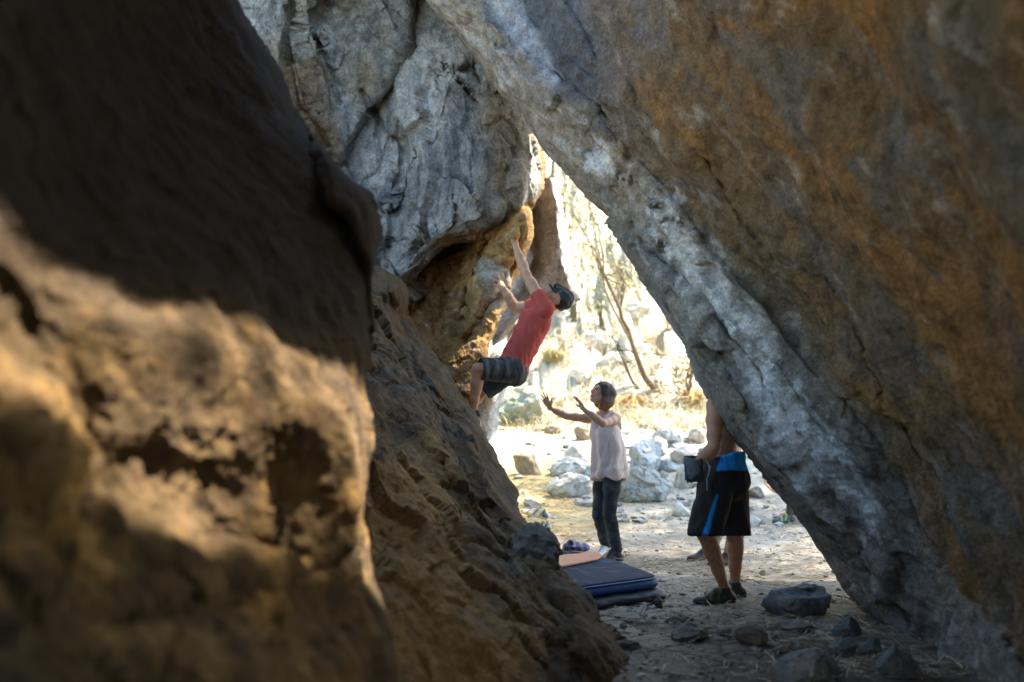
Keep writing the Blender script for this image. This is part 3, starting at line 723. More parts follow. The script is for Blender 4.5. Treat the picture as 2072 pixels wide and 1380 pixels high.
class Field:
    def __init__(s, lo, hi, h):
        s.lo = np.asarray(lo, float); s.h = h
        s.n = np.ceil((np.asarray(hi, float) - s.lo) / h).astype(int) + 1
        s.F = np.full(s.n, 0.2, np.float32)
    def _box(s, lo, hi):
        a = np.clip(np.floor((lo - s.lo) / s.h).astype(int), 0, s.n); b = np.clip(np.ceil((hi - s.lo) / s.h).astype(int) + 1, 0, s.n)
        if (b <= a).any(): return None, None
        g = [(s.lo[i] + s.h * np.arange(a[i], b[i])).astype(np.float32) for i in range(3)]
        sl = tuple(slice(a[i], b[i]) for i in range(3))
        return sl, np.stack(np.meshgrid(*g, indexing='ij'), -1)
    def put(s, lo, hi, fn, k, sub=False):
        sl, p = s._box(np.asarray(lo) - k - 0.03, np.asarray(hi) + k + 0.03)
        if sl is None: return
        d = fn(p).astype(np.float32); f = s.F[sl]
        if sub:
            d = -d
            h = np.maximum(k - np.abs(f - d), 0) / max(k, 1e-6)
            s.F[sl] = np.maximum(f, d) + h * h * k / 4
        else:
            h = np.maximum(k - np.abs(f - d), 0) / max(k, 1e-6)
            s.F[sl] = np.minimum(f, d) - h * h * k / 4
    def cap(s, a, b, ra, rb=None, k=0.02, flat=None, ratio=1.0, sub=False):
        a = np.asarray(a, float); b = np.asarray(b, float); rb = ra if rb is None else rb
        ab = b - a; L2 = ab @ ab + 1e-9; r = max(ra, rb) / min(ratio, 1.0) if flat is not None else max(ra, rb)
        fl = unit(flat) if flat is not None else None
        def fn(p):
            q = p - a
            t = np.clip(q @ ab / L2, 0, 1)
            v = q - t[..., None] * ab
            if fl is not None:
                c = v @ fl
                v = v + (c * (1 / ratio - 1))[..., None] * fl
            return np.sqrt((v * v).sum(-1)) - (ra + (rb - ra) * t)
        s.put(np.minimum(a, b) - r, np.maximum(a, b) + r, fn, k, sub)
    def path(s, pts, rs, k=0.02, **kw):
        for i in range(len(pts) - 1): s.cap(pts[i], pts[i + 1], rs[i], rs[i + 1], k, **kw)
    def ell(s, c, r, ax=None, k=0.02, sub=False):
        c = np.asarray(c, float); r = np.asarray(r, float)
        A = np.eye(3) if ax is None else np.array([unit(v) for v in ax])
        R_ = r.max()
        def fn(p):
            q = (p - c) @ A.T
            k0 = np.sqrt(((q / r) ** 2).sum(-1)); k1 = np.sqrt(((q / (r * r)) ** 2).sum(-1)) + 1e-9
            return k0 * (k0 - 1) / k1
        s.put(c - R_, c + R_, fn, k, sub)
    def cut(s, p0, n, k=0.004):
        """remove everything on the side the normal points to"""
        p0 = np.asarray(p0, float); n = unit(n)
        g = [(s.lo[i] + s.h * np.arange(s.n[i])).astype(np.float32) for i in range(3)]
        d = ((g[0][:, None, None] - p0[0]) * n[0] + (g[1][None, :, None] - p0[1]) * n[1] + (g[2][None, None, :] - p0[2]) * n[2]).astype(np.float32)
        s.F = np.maximum(s.F, d)
    def mesh(s):
        F = s.F; h = s.h
        S = F < 0
        c = S[:-1, :-1, :-1].astype(np.int8)
        c = c + S[1:, :-1, :-1] + S[:-1, 1:, :-1] + S[:-1, :-1, 1:] + S[1:, 1:, :-1] + S[1:, :-1, 1:] + S[:-1, 1:, 1:] + S[1:, 1:, 1:]
        I = np.argwhere((c > 0) & (c < 8))
        acc = np.zeros((len(I), 3)); cnt = np.zeros(len(I))
        co = [(x, y, z) for x in (0, 1) for y in (0, 1) for z in (0, 1)]
        val = {o: F[I[:, 0] + o[0], I[:, 1] + o[1], I[:, 2] + o[2]] for o in co}
        for o in co:
            for a in range(3):
                if o[a] == 0:
                    o2 = list(o); o2[a] = 1; o2 = tuple(o2)
                    v0, v1 = val[o], val[o2]
                    m = (v0 < 0) != (v1 < 0)
                    t = np.where(m, v0 / np.where(m, v0 - v1, 1), 0)
                    pt = np.tile(np.array(o, float), (len(I), 1)); pt[:, a] = t
                    acc += pt * m[:, None]; cnt += m
        V = s.lo + h * (I + acc / cnt[:, None])
        vid = np.full(np.array(F.shape) - 1, -1, np.int64); vid[I[:, 0], I[:, 1], I[:, 2]] = np.arange(len(I))
        fs = []
        for a in range(3):
            b, d = (a + 1) % 3, (a + 2) % 3
            sl0 = [slice(1, -1)] * 3; sl1 = [slice(1, -1)] * 3
            sl0[a] = slice(0, -1); sl1[a] = slice(1, None)
            e = S[tuple(sl0)] != S[tuple(sl1)]
            E = np.argwhere(e); E[:, b] += 1; E[:, d] += 1
            ins = S[E[:, 0], E[:, 1], E[:, 2]]
            def cell(db, dd):
                q = E.copy(); q[:, b] += db; q[:, d] += dd
                return vid[q[:, 0], q[:, 1], q[:, 2]]
            Q = np.stack([cell(-1, -1), cell(0, -1), cell(0, 0), cell(-1, 0)], -1)
            Q[~ins] = Q[~ins][:, ::-1]
            fs.append(Q[(Q >= 0).all(1)])
        return V, np.concatenate(fs)

def vnorm(V, F):
    n = np.zeros_like(V)
    fn = np.cross(V[F[:, 2]] - V[F[:, 0]], V[F[:, 3]] - V[F[:, 1]])
    for i in range(4): np.add.at(n, F[:, i], fn)
    return n / (np.linalg.norm(n, axis=1)[:, None] + 1e-12)

def relax(V, F, it=2, w=0.5):
    E = np.concatenate([F[:, [0, 1]], F[:, [1, 2]], F[:, [2, 3]], F[:, [3, 0]]])
    for _ in range(it):
        s = np.zeros_like(V); c = np.zeros(len(V))
        np.add.at(s, E[:, 0], V[E[:, 1]]); np.add.at(s, E[:, 1], V[E[:, 0]])
        np.add.at(c, E[:, 0], 1); np.add.at(c, E[:, 1], 1)
        V = V * (1 - w) + w * s / np.maximum(c, 1)[:, None]
    return V

def hand(f, wr, d, n, t, curl=(0.3, 0.3, 0.35, 0.4), spread=0.10, thumb=0.2, s=1.0, wrist_r=0.024):
    """palm and five separate bent fingers; d towards the fingertips, n the way the palm faces, t towards the thumb"""
    d = unit(d); n = unit(n - (n @ d) * d); t = unit(t - (t @ d) * d - (t @ n) * n)
    f.cap(wr, wr + d * 0.03 * s, wrist_r * s, 0.022 * s, 0.012, flat=n, ratio=0.75)
    f.ell(wr + d * 0.052 * s, np.array([0.050, 0.040, 0.016]) * s, (d, t, n), 0.010)
    f.ell(wr + d * 0.035 * s + t * 0.022 * s + n * 0.006 * s, np.array([0.034, 0.018, 0.016]) * s, (unit(d + 0.5 * t), t, n), 0.010)
    L = (0.070, 0.078, 0.073, 0.056); back = (0.0, 0.004, 0.0, -0.012)
    for i in range(4):
        p = wr + d * (0.088 + back[i]) * s + t * (0.029 - 0.0195 * i) * s
        dd = unit(d + t * spread * (1.5 - i))
        nn = n
        r = (0.0088 if i < 3 else 0.0076) * s
        for j, fr in enumerate((0.45, 0.31, 0.24)):
            a = curl[i] * (0.9, 1.15, 0.8)[j]
            dd2 = unit(dd * math.cos(a) + nn * math.sin(a)); nn = unit(nn * math.cos(a) - dd * math.sin(a)); dd = dd2
            q = p + dd * L[i] * fr * s
            f.cap(p, q, r, r * 0.9, 0.004); p = q; r *= 0.9
    p = wr + d * 0.028 * s + t * 0.032 * s + n * 0.004 * s
    dd = unit(d * 0.70 + t * (0.75 - thumb) + n * (0.1 + thumb))
    q = p + dd * 0.036 * s; f.cap(p, q, 0.0125 * s, 0.0105 * s, 0.008)
    dd = unit(dd + d * 0.35 + n * thumb); f.cap(q, q + dd * 0.030 * s, 0.0105 * s, 0.0078 * s, 0.004)

def head_shape(f, c, fw, up, s=1.0, fem=0.0):
    """skull, jaw, nose, brow, lips, chin, ears; c is the middle of the skull. Returns landmark points"""
    fw = unit(fw); up = unit(up - (up @ fw) * fw); lf = np.cross(up, fw)
    A = (fw, lf, up); pt = lambda x, y, z: c + (fw * x + lf * y + up * z) * s
    f.ell(pt(-0.012, 0, 0.022), np.array([0.098, 0.077, 0.092]) * s, A, 0.015)
    f.ell(pt(0.030, 0, -0.030), np.array([0.062, 0.062 - 0.004 * fem, 0.078]) * s, A, 0.02)
    f.ell(pt(0.046, 0, -0.080), np.array([0.034, 0.036 - 0.004 * fem, 0.030]) * s, A, 0.025)     # jaw and chin
    f.ell(pt(0.070, 0, -0.094), np.array([0.018, 0.020, 0.015]) * s, A, 0.014)
    for q in (-1, 1):
        f.cap(pt(0.005, q * 0.056, -0.045), pt(0.045, q * 0.030, -0.086), 0.020 * s, 0.017 * s, 0.02)
        f.ell(pt(0.064, q * 0.034, -0.022), np.array([0.022, 0.024, 0.018]) * s, A, 0.015)       # cheek
        f.cap(pt(0.088, q * 0.012, 0.022), pt(0.074, q * 0.046, 0.020), 0.009 * s, 0.008 * s, 0.012)    # brow
        f.ell(pt(0.094, q * 0.031, 0.003), np.array([0.014, 0.017, 0.010]) * s, A, 0.008, sub=True)
        f.ell(pt(0.080, q * 0.031, 0.003), np.array([0.0125, 0.0145, 0.0115]) * s, A, 0.003)      # eyeball under lids
        f.ell(pt(-0.006, q * 0.078, -0.012), np.array([0.020, 0.009, 0.031]) * s, (unit(fw - up * 0.2), unit(lf * q + fw * 0.35), up), 0.006)
    f.path([pt(0.090, 0, 0.012), pt(0.104, 0, -0.016), pt(0.112, 0, -0.030)], np.array([0.008, 0.009, 0.0115]) * s, 0.010)
    for q in (-1, 1): f.ell(pt(0.100, q * 0.011, -0.033), np.array([0.010, 0.008, 0.008]) * s, A, 0.006)
    f.cap(pt(0.093, -0.016, -0.058), pt(0.093, 0.016, -0.058), 0.0075 * s, None, 0.008)
    f.cap(pt(0.091, -0.014, -0.069), pt(0.091, 0.014, -0.069), 0.0085 * s, None, 0.006)
    return dict(fw=fw, up=up, lf=lf, pt=pt)

def limb_arm(f, sh, el, wr, s=1.0, thin=1.0):
    r = np.array([0.056, 0.050, 0.043, 0.036, 0.040, 0.036, 0.025]) * s * thin
    m = lambda a, b, t: a + (b - a) * t
    f.path([sh, m(sh, el, 0.35), m(sh, el, 0.7), el, m(el, wr, 0.28), m(el, wr, 0.6), wr], r, 0.025)

def limb_leg(f, hp, kn, an, s=1.0, thin=1.0, back=None):
    m = lambda a, b, t: a + (b - a) * t
    bk = np.zeros(3) if back is None else unit(back)
    f.path([hp, m(hp, kn, 0.4), m(hp, kn, 0.8), kn], np.array([0.086, 0.078, 0.058, 0.052]) * s * thin, 0.03)
    f.path([kn, m(kn, an, 0.3), m(kn, an, 0.65), an], np.array([0.050, 0.050, 0.040, 0.032]) * s * thin, 0.025)
    f.cap(m(kn, an, 0.15) + bk * 0.018 * s, m(kn, an, 0.48) + bk * 0.016 * s, 0.040 * s * thin, 0.034 * s * thin, 0.03)

def foot_shape(f, an, toe, up, s=1.0, k=0.015, fat=1.0):
    """ankle point and toe point on the sole line"""
    fw = unit((toe - an) - ((toe - an) @ up) * up); sd = np.cross(up, fw)
    L = abs((toe - an) @ fw)
    sole = toe - up * 0.0
    base = an + up * ((toe - an) @ up)
    heel = base - fw * 0.035 * s
    f.ell(heel + up * 0.034 * s, np.array([0.040, 0.032, 0.036]) * s * fat, (fw, sd, up), k)
    f.cap(an, heel + up * 0.05 * s + fw * 0.02 * s, 0.038 * s * fat, 0.034 * s * fat, k)
    f.cap(an + fw * 0.015 * s, base + fw * L * 0.62 + up * 0.030 * s, 0.036 * s * fat, 0.030 * s * fat, k)
    f.ell(base + fw * L * 0.70 + up * 0.024 * s, np.array([0.075, 0.044, 0.028]) * s * fat, (fw, sd, up), k)
    f.ell(base + fw * (L - 0.03 * s) + up * 0.019 * s, np.array([0.036, 0.034, 0.020]) * s * fat, (fw, sd, up), k)
    f.ell(base + fw * L * 0.3 + up * 0.026 * s, np.array([0.085, 0.033, 0.028]) * s * fat, (fw, sd, up), k)
    return fw, sd, base

def torso_shape(f, J, s=1.0, fem=0.0, grow=0.0, k=0.035):
    hip = (J['hipL'] + J['hipR']) / 2; sh = (J['shL'] + J['shR']) / 2
    ups = unit(sh - hip); lc = unit(J['shL'] - J['shR']); lh = unit(J['hipL'] - J['hipR'])
    fc = np.cross(lc, ups); fh = np.cross(lh, ups)      # forward
    L = np.linalg.norm(sh - hip)
    bend = J.get('bend', np.zeros(3))
    g = grow
    f.ell(hip + ups * 0.05 * s, np.array([0.158 + 0.010 * fem, 0.105, 0.115]) * s + g, (lh, fh, ups), k)
    f.ell(hip + ups * L * 0.42 + bend, np.array([0.128 - 0.012 * fem, 0.092 - 0.006 * fem, 0.14]) * s + g, (unit(lh + lc), unit(fh + fc), ups), k)
    f.ell(hip + ups * L * 0.72 + bend * 0.6, np.array([0.152 - 0.016 * fem, 0.108 - 0.012 * fem, 0.16]) * s + g, (lc, fc, ups), k)
    f.cap(J['shL'] - lc * 0.02, J['shR'] + lc * 0.02, (0.060 - 0.008 * fem) * s + g, None, k)
    for q in ('L', 'R'):
        sg = 1 if q == 'L' else -1
        f.ell(hip + lh * 0.075 * sg * s - fh * 0.065 * s - ups * 0.015, np.array([0.082, 0.075, 0.09]) * s + g, (lh, fh, ups), k)
        if fem: f.ell(hip + ups * L * 0.70 + lc * 0.070 * sg * s + fc * 0.075 * s, np.array([0.058, 0.052, 0.058]) * s + g, (lc, fc, ups), k)
        else:
            f.ell(hip + ups * L * 0.78 + lc * 0.072 * sg * s + fc * 0.06 * s, np.array([0.078, 0.05, 0.062]) * s + g, (lc, fc, ups), k)
            f.ell(hip + ups * L * 0.78 + lc * 0.085 * sg * s - fc * 0.062 * s, np.array([0.070, 0.045, 0.09]) * s + g, (lc, fc, ups), k)
    return dict(hip=hip, sh=sh, up=ups, lc=lc, lh=lh, fc=fc, fh=fh, L=L)

def neck_shape(f, J, T, s=1.0, fem=0.0):
    nb = T['sh'] + T['up'] * 0.03
    f.cap(nb, J['head'] + J['hu'] * -0.03 - J['hf'] * 0.015, (0.056 - 0.010 * fem) * s, (0.052 - 0.008 * fem) * s, 0.025)
    for q in ('shL', 'shR'): f.cap(nb + T['up'] * 0.02, J[q] + T['up'] * 0.012, 0.040 * s, 0.036 * s, 0.03)

def box_of(J, pad=0.2):
    a = np.array([v for k, v in J.items() if k not in ('hf', 'hu', 'bend')])
    return a.min(0) - pad, a.max(0) + pad

def garment(V, F, amp, freq, seed, axis=None, ridged=True):
    n = vnorm(V, F)
    q = V * freq
    if axis is not None:
        ax = unit(axis); q = q - ((q @ ax) * 0.72)[:, None] * ax
    w1 = fbm(q + seed, 3, 0.5, ridged=ridged)
    return V + n * (amp * w1)[:, None]

M_SKIN = mat_attr('skin', rough=0.5, spec=0.35, scale=30, fine=120, var=0.06, bump=0.15, bdist=0.003)
M_CLOTH = mat_attr('cloth', rough=0.9, spec=0.12, scale=60, fine=260, var=0.14, bump=0.3, bdist=0.003)
M_HAIR = mat_attr('hair', rough=0.45, spec=0.45, scale=40, fine=200, var=0.3, bump=0.5, bdist=0.004, stretch=(1, 1, 0.15))
M_RUBBER = mat_attr('rubber and leather', rough=0.55, spec=0.4, scale=40, fine=160, var=0.2, bump=0.3, bdist=0.003)
M_EYE = mat_plain('eye', (0.03, 0.02, 0.015), rough=0.15, spec=0.6, bump=0)

def skin_cols(V, base, H, s=1.0, lip=(0.42, 0.14, 0.12), brow=(0.03, 0.02, 0.015), flush=0.12):
    c = np.tile(np.array(base, float), (len(V), 1))
    n = fbm(V * 9 + 3, 3)
    c = c * (1 + 0.10 * n[:, None])
    if H is None: return c
    pt, up, lf, fw = H['pt'], H['up'], H['lf'], H['fw']
    q = np.stack([(V - pt(0, 0, 0)) @ fw, (V - pt(0, 0, 0)) @ lf, (V - pt(0, 0, 0)) @ up], 1) / s
    front = q[:, 0] > 0.04
    g = lambda cx, cy, cz, rx, ry, rz: np.exp(-(((q[:, 0] - cx) / rx) ** 2 + ((q[:, 1] - cy) / ry) ** 2 + ((q[:, 2] - cz) / rz) ** 2)) * front
    c = mixc(c, lip, np.clip(1.5 * g(0.098, 0, -0.063, 0.02, 0.022, 0.011), 0, 0.85))
    for sg in (-1, 1):
        c = mixc(c, brow, np.clip(1.6 * g(0.088, 0.032 * sg, 0.022, 0.03, 0.020, 0.0055), 0, 0.85))
        c = mixc(c, brow, np.clip(1.4 * g(0.09, 0.031 * sg, 0.004, 0.02, 0.016, 0.0045), 0, 0.9))
        c = mixc(c, np.array(base) * (1.05, 0.72, 0.68), np.clip(g(0.075, 0.040 * sg, -0.025, 0.03, 0.022, 0.02), 0, 1) * 0.45)
    return c
def add_shoe(parent, an, toe, up, upper, sole, h=0.006, s=1.0, fat=1.06, cuff=0.035, accent=None):
    f = Field(np.minimum(an, toe) - 0.14, np.maximum(an, toe) + 0.14, h)
    fw, sd, base = foot_shape(f, an, toe, up, s, 0.018, fat)
    f.cut(an + up * cuff, up); f.cut(base + up * 0.016, -up)
    V, F = f.mesh(); V = relax(V, F, 1)
    c = np.tile(np.array(upper, float), (len(V), 1)); c *= (1 + 0.2 * fbm(V * 30, 3))[:, None]
    if accent is not None:
        t = (V - base) @ fw
        c = mixc(c, accent, sst(0.03, 0.012, np.abs(((t + 0.3 * ((V - base) @ up)) % 0.05) - 0.025) * 2) * sst(0.02, 0.04, (V - base) @ up) * sst(0.0, 0.03, t) * sst(0.17, 0.13, t))
    o = mesh_obj('shoe', V, F, M_RUBBER, parent, c)
    f = Field(np.minimum(an, toe) - 0.14, np.maximum(an, toe) + 0.14, h)
    foot_shape(f, an, toe, up, s, 0.018, fat * 1.05)
    f.cut(base + up * 0.022, up); f.cut(base + up * 0.001, -up)
    V, F = f.mesh(); V = relax(V, F, 1)
    mesh_obj('sole', V, F, M_RUBBER, o, np.tile(np.array(sole, float), (len(V), 1)))
    return o

def add_eyes(parent, H, s=1.0):
    for q in (-1, 1):
        f = Field(H['pt'](0.089, q * 0.031, 0.003) - 0.02, H['pt'](0.089, q * 0.031, 0.003) + 0.02, 0.0022)
        f.ell(H['pt'](0.0905, q * 0.0305, 0.003), np.array([0.004, 0.0095, 0.0042]) * s, (H['fw'], H['lf'], H['up']), 0.001)
        V, F = f.mesh()
        if len(V): mesh_obj('eye', V, F, M_EYE, parent)

def hair_lock_noise(V, F, ctr, up, amp, n=26, seed=0):
    nn = vnorm(V, F); r = V - ctr
    a = np.arctan2(r[:, 1], r[:, 0]); z = r @ up
    w1 = np.sin(a * n + 3 * fbm(V * 12 + seed, 2)) * 0.5 + fbm(np.stack([a * 9, z * 7, 0 * a], 1) + seed, 3)
    return V + nn * (amp * w1)[:, None]

UPZ = V3(0, 0, 1)
# ------------------------------------------------------------------ the spotter: woman in a pale tank top
def woman():
    J = dict(hipL=P(1241, 952, 8.90), hipR=P(1221, 952, 9.05), kneeL=P(1233, 1040, 8.86), kneeR=P(1211, 1042, 9.02), ankL=P(1248, 1118, 8.98), ankR=P(1226, 1100, 9.22),
             shL=P(1246, 848, 8.86), shR=P(1206, 849, 9.14), elL=P(1220, 857, 8.62), elR=P(1146, 842, 9.12), wrL=P(1182, 829, 8.60), wrR=P(1112, 825, 9.02),
             head=P(1217, 797, 8.98))
    J['hf'] = unit(V3(-0.76, -0.52, 0.45)); J['hu'] = unit(V3(0.42, 0.16, 1)); J['hu'] = unit(J['hu'] - (J['hu'] @ J['hf']) * J['hf'])
    J['ankL'][2] = 0.10; J['ankR'][2] = 0.11
    lo, hi = box_of(J, 0.22); lo[2] = -0.03
    skin = (0.55, 0.34, 0.24)
    f = Field(lo, hi, 0.0058)
    T = torso_shape(f, J, 0.90, 1.0); neck_shape(f, J, T, 0.88, 1.0)
    for q in 'LR':
        limb_arm(f, J['sh' + q], J['el' + q], J['wr' + q], 0.86, 0.92)
        limb_leg(f, J['hip' + q], J['knee' + q], J['ank' + q], 0.92, 0.92, V3(0.8, 0.3, 0))
    hand(f, J['wrL'], V3(-0.50, -0.05, 0.86), V3(-0.86, -0.25, -0.45), V3(-0.25, 0.9, 0.1), (0.16, 0.12, 0.16, 0.24), 0.16, 0.1, 0.90)
    hand(f, J['wrR'], V3(-0.42, -0.10, 0.90), V3(-0.45, -0.85, -0.25), V3(0.9, -0.35, 0.3), (0.20, 0.12, 0.16, 0.26), 0.18, 0.02, 0.92)
    H = head_shape(f, J['head'], J['hf'], J['hu'], 0.97, 1.0)
    for q, toe in (('L', J['ankL'] + V3(-0.19, -0.08, -0.09)), ('R', J['ankR'] + V3(-0.13, -0.16, -0.09))):
        foot_shape(f, J['ank' + q], toe, UPZ, 0.88)
    V, F = f.mesh(); V = relax(V, F, 1, 0.4)
    b = mesh_obj('person', V, F, M_SKIN, None, skin_cols(V, skin, H, 0.97), origin=[(J['ankL'][0] + J['ankR'][0]) / 2, (J['ankL'][1] + J['ankR'][1]) / 2, 0])
    tag(b, 'woman in a pale pink tank top and dark jeans holding both open hands up', 'person')
    add_eyes(b, H, 0.97)
    # tank top
    f = Field(lo, hi, 0.0058)
    up, L, hip, sh = T['up'], T['L'], T['hip'], T['sh']
    A = (T['lc'], T['fc'])
    def ring(t, a, bb, off=0): return hip + up * L * t + T['fc'] * off
    f.cap(ring(-0.06, 0, 0, 0.0), ring(0.40, 0, 0, 0.0), 0.192, 0.170, 0.03, flat=T['fc'], ratio=0.74)
    f.cap(ring(0.40, 0, 0), ring(0.70, 0, 0, 0.01), 0.168, 0.150, 0.03, flat=T['fc'], ratio=0.78)
    for q in (-1, 1):
        f.ell(hip + up * L * 0.70 + T['lc'] * 0.064 * q + T['fc'] * 0.072, (0.064, 0.058, 0.064), (T['lc'], T['fc'], up), 0.03)
        p0 = sh + T['lc'] * 0.098 * q
        f.path([hip + up * L * 0.80 + T['lc'] * 0.085 * q + T['fc'] * 0.085, p0 + T['fc'] * 0.052 + up * 0.012, p0 + up * 0.054, p0 - T['fc'] * 0.05 + up * 0.02, hip + up * L * 0.82 + T['lc'] * 0.08 * q - T['fc'] * 0.088], [0.030, 0.023, 0.020, 0.024, 0.03], 0.015, flat=T['fc'], ratio=0.8)
    f.ell(sh + up * 0.02 + T['fc'] * 0.10, (0.066, 0.12, 0.115), (T['lc'], T['fc'], up), 0.012, sub=True)
    f.cut(hip - up * 0.075 + T['fc'] * 0.0, -up + T['fc'] * 0.10)
    V, F = f.mesh(); V = relax(V, F, 2)
    n = vnorm(V, F)
    ang = np.arctan2((V - hip) @ T['fc'], (V - hip) @ T['lc']); hh = (V - hip) @ up / L
    fold = np.sin(ang * 7 + 2.5 * fbm(V * 5 + 3, 2)) * 0.015 * sst(0.8, 0.1, hh) + 0.010 * fbm(V * (9, 9, 3) + 9, 3, ridged=True)
    fold += 0.006 * np.sin(hh * 30 + ang * 3) * sst(0.2, -0.05, hh)
    V = V + n * fold[:, None]
    c = np.tile(np.array([0.74, 0.66, 0.65]), (len(V), 1))
    c = mixc(c, [0.58, 0.50, 0.50], sst(0.014, 0.004, np.abs(hh + 0.105)) * 0.5)
    mesh_obj('tank_top', V, F, M_CLOTH, b, c)
    # jeans
    f = Field(lo, hi, 0.0058)
    torso_shape(f, J, 0.90, 1.0, 0.006)
    f.cut(hip + up * 0.10, up)
    for q in 'LR': limb_leg(f, J['hip' + q], J['knee' + q], J['ank' + q], 0.98, 0.98, V3(0.8, 0.3, 0))
    for q in 'LR': f.cap(J['knee' + q] + (J['ank' + q] - J['knee' + q]) * 0.6, J['ank' + q] + V3(0, 0, 0.01), 0.050, 0.046, 0.02)
    f.cut(V3(0, 0, 0.085), -UPZ)
    V, F = f.mesh(); V = relax(V, F, 1)
    n = vnorm(V, F); q_ = V.copy()
    amt = 0.0
    for q in 'LR':
        d1 = np.linalg.norm(V - J['knee' + q], axis=1); d2 = np.linalg.norm(V - J['ank' + q], axis=1)
        amt = amt + np.exp(-(d1 / 0.13) ** 2) + 0.8 * np.exp(-(d2 / 0.16) ** 2)
    V = V + n * (0.007 * amt * fbm(V * (14, 14, 38) + 4, 3, ridged=True) + 0.003 * fbm(V * (10, 10, 20), 3))[:, None]
    c = np.tile(np.array([0.045, 0.06, 0.075]), (len(V), 1))
    nz = fbm(V * (9, 9, 12) + 8, 4)
    c = mixc(c, [0.12, 0.14, 0.15], sst(0.05, 0.4, nz) * 0.6); c = mixc(c, [0.02, 0.03, 0.035], sst(0.0, 0.3, -nz) * 0.6)
    mesh_obj('jeans', V, F, M_CLOTH, b, c)
    # bob hair, dark at the roots, lighter brown at the tips
    s = 0.97; pt = H['pt']
    f = Field(J['head'] - 0.25, J['head'] + 0.22, 0.005)
    Ax = (H['fw'], H['lf'], H['up'])
    f.ell(pt(-0.020, 0, 0.026), np.array([0.108, 0.090, 0.102]) * s, Ax, 0.02)
    for q in (-1, 1):
        n_ = 4 if q > 0 else 2
        f.path([pt(0.030, q * 0.062, 0.058), pt(0.008, q * 0.083, 0.0), pt(-0.004, q * 0.085, -0.06), pt(-0.004, q * 0.079, -0.115)][:n_], (np.array([0.030, 0.027, 0.030, 0.024]) * s)[:n_], 0.025, flat=H['lf'], ratio=0.7)
        f.path([pt(-0.05, q * 0.070, 0.03), pt(-0.060, q * 0.075, -0.05), pt(-0.055, q * 0.060, -0.120 if q > 0 else -0.08)], np.array([0.050, 0.045, 0.034]) * s, 0.03)
    f.path([pt(-0.085, 0, 0.02), pt(-0.090, 0, -0.05), pt(-0.080, 0, -0.115)], np.array([0.055, 0.052, 0.040]) * s, 0.03)
    f.ell(pt(0.100, 0.0, -0.050), np.array([0.085, 0.070, 0.112]) * s, Ax, 0.015, sub=True)
    f.cut(pt(0, 0, -0.135), -H['up'])
    V, F = f.mesh(); V = relax(V, F, 1)
    V = hair_lock_noise(V, F, J['head'], UPZ, 0.0045, 44, 2)
    hz = (V - J['head']) @ H['up']; hx = (V - J['head']) @ H['fw']
    st = fbm(np.stack([np.arctan2(V[:, 1] - J['head'][1], V[:, 0] - J['head'][0]) * 14, hz * 3, 0 * hz], 1), 3)
    c = np.tile(np.array([0.030, 0.022, 0.018]), (len(V), 1))
    c = mixc(c, [0.30, 0.17, 0.085], np.clip(sst(0.05, -0.07, hz + 0.05 * st) * sst(0.05, -0.04, hx + 0.03 * st) + 0.25 * sst(0.1, 0.4, st), 0, 1) * 0.9)
    mesh_obj('hair', V, F, M_HAIR, b, c)
    add_shoe(b, J['ankR'] + V3(0, 0, 0), J['ankR'] + V3(-0.13, -0.17, -0.10), UPZ, (0.68, 0.67, 0.66), (0.60, 0.60, 0.58), s=0.92, fat=1.15, cuff=0.05)['label'] = 'white trainer'
    add_shoe(b, J['ankL'] + V3(0, 0, 0), J['ankL'] + V3(-0.19, -0.08, -0.10), UPZ, (0.03, 0.035, 0.04), (0.02, 0.02, 0.02), s=0.9, fat=1.1)['label'] = 'black shoe'
    return b

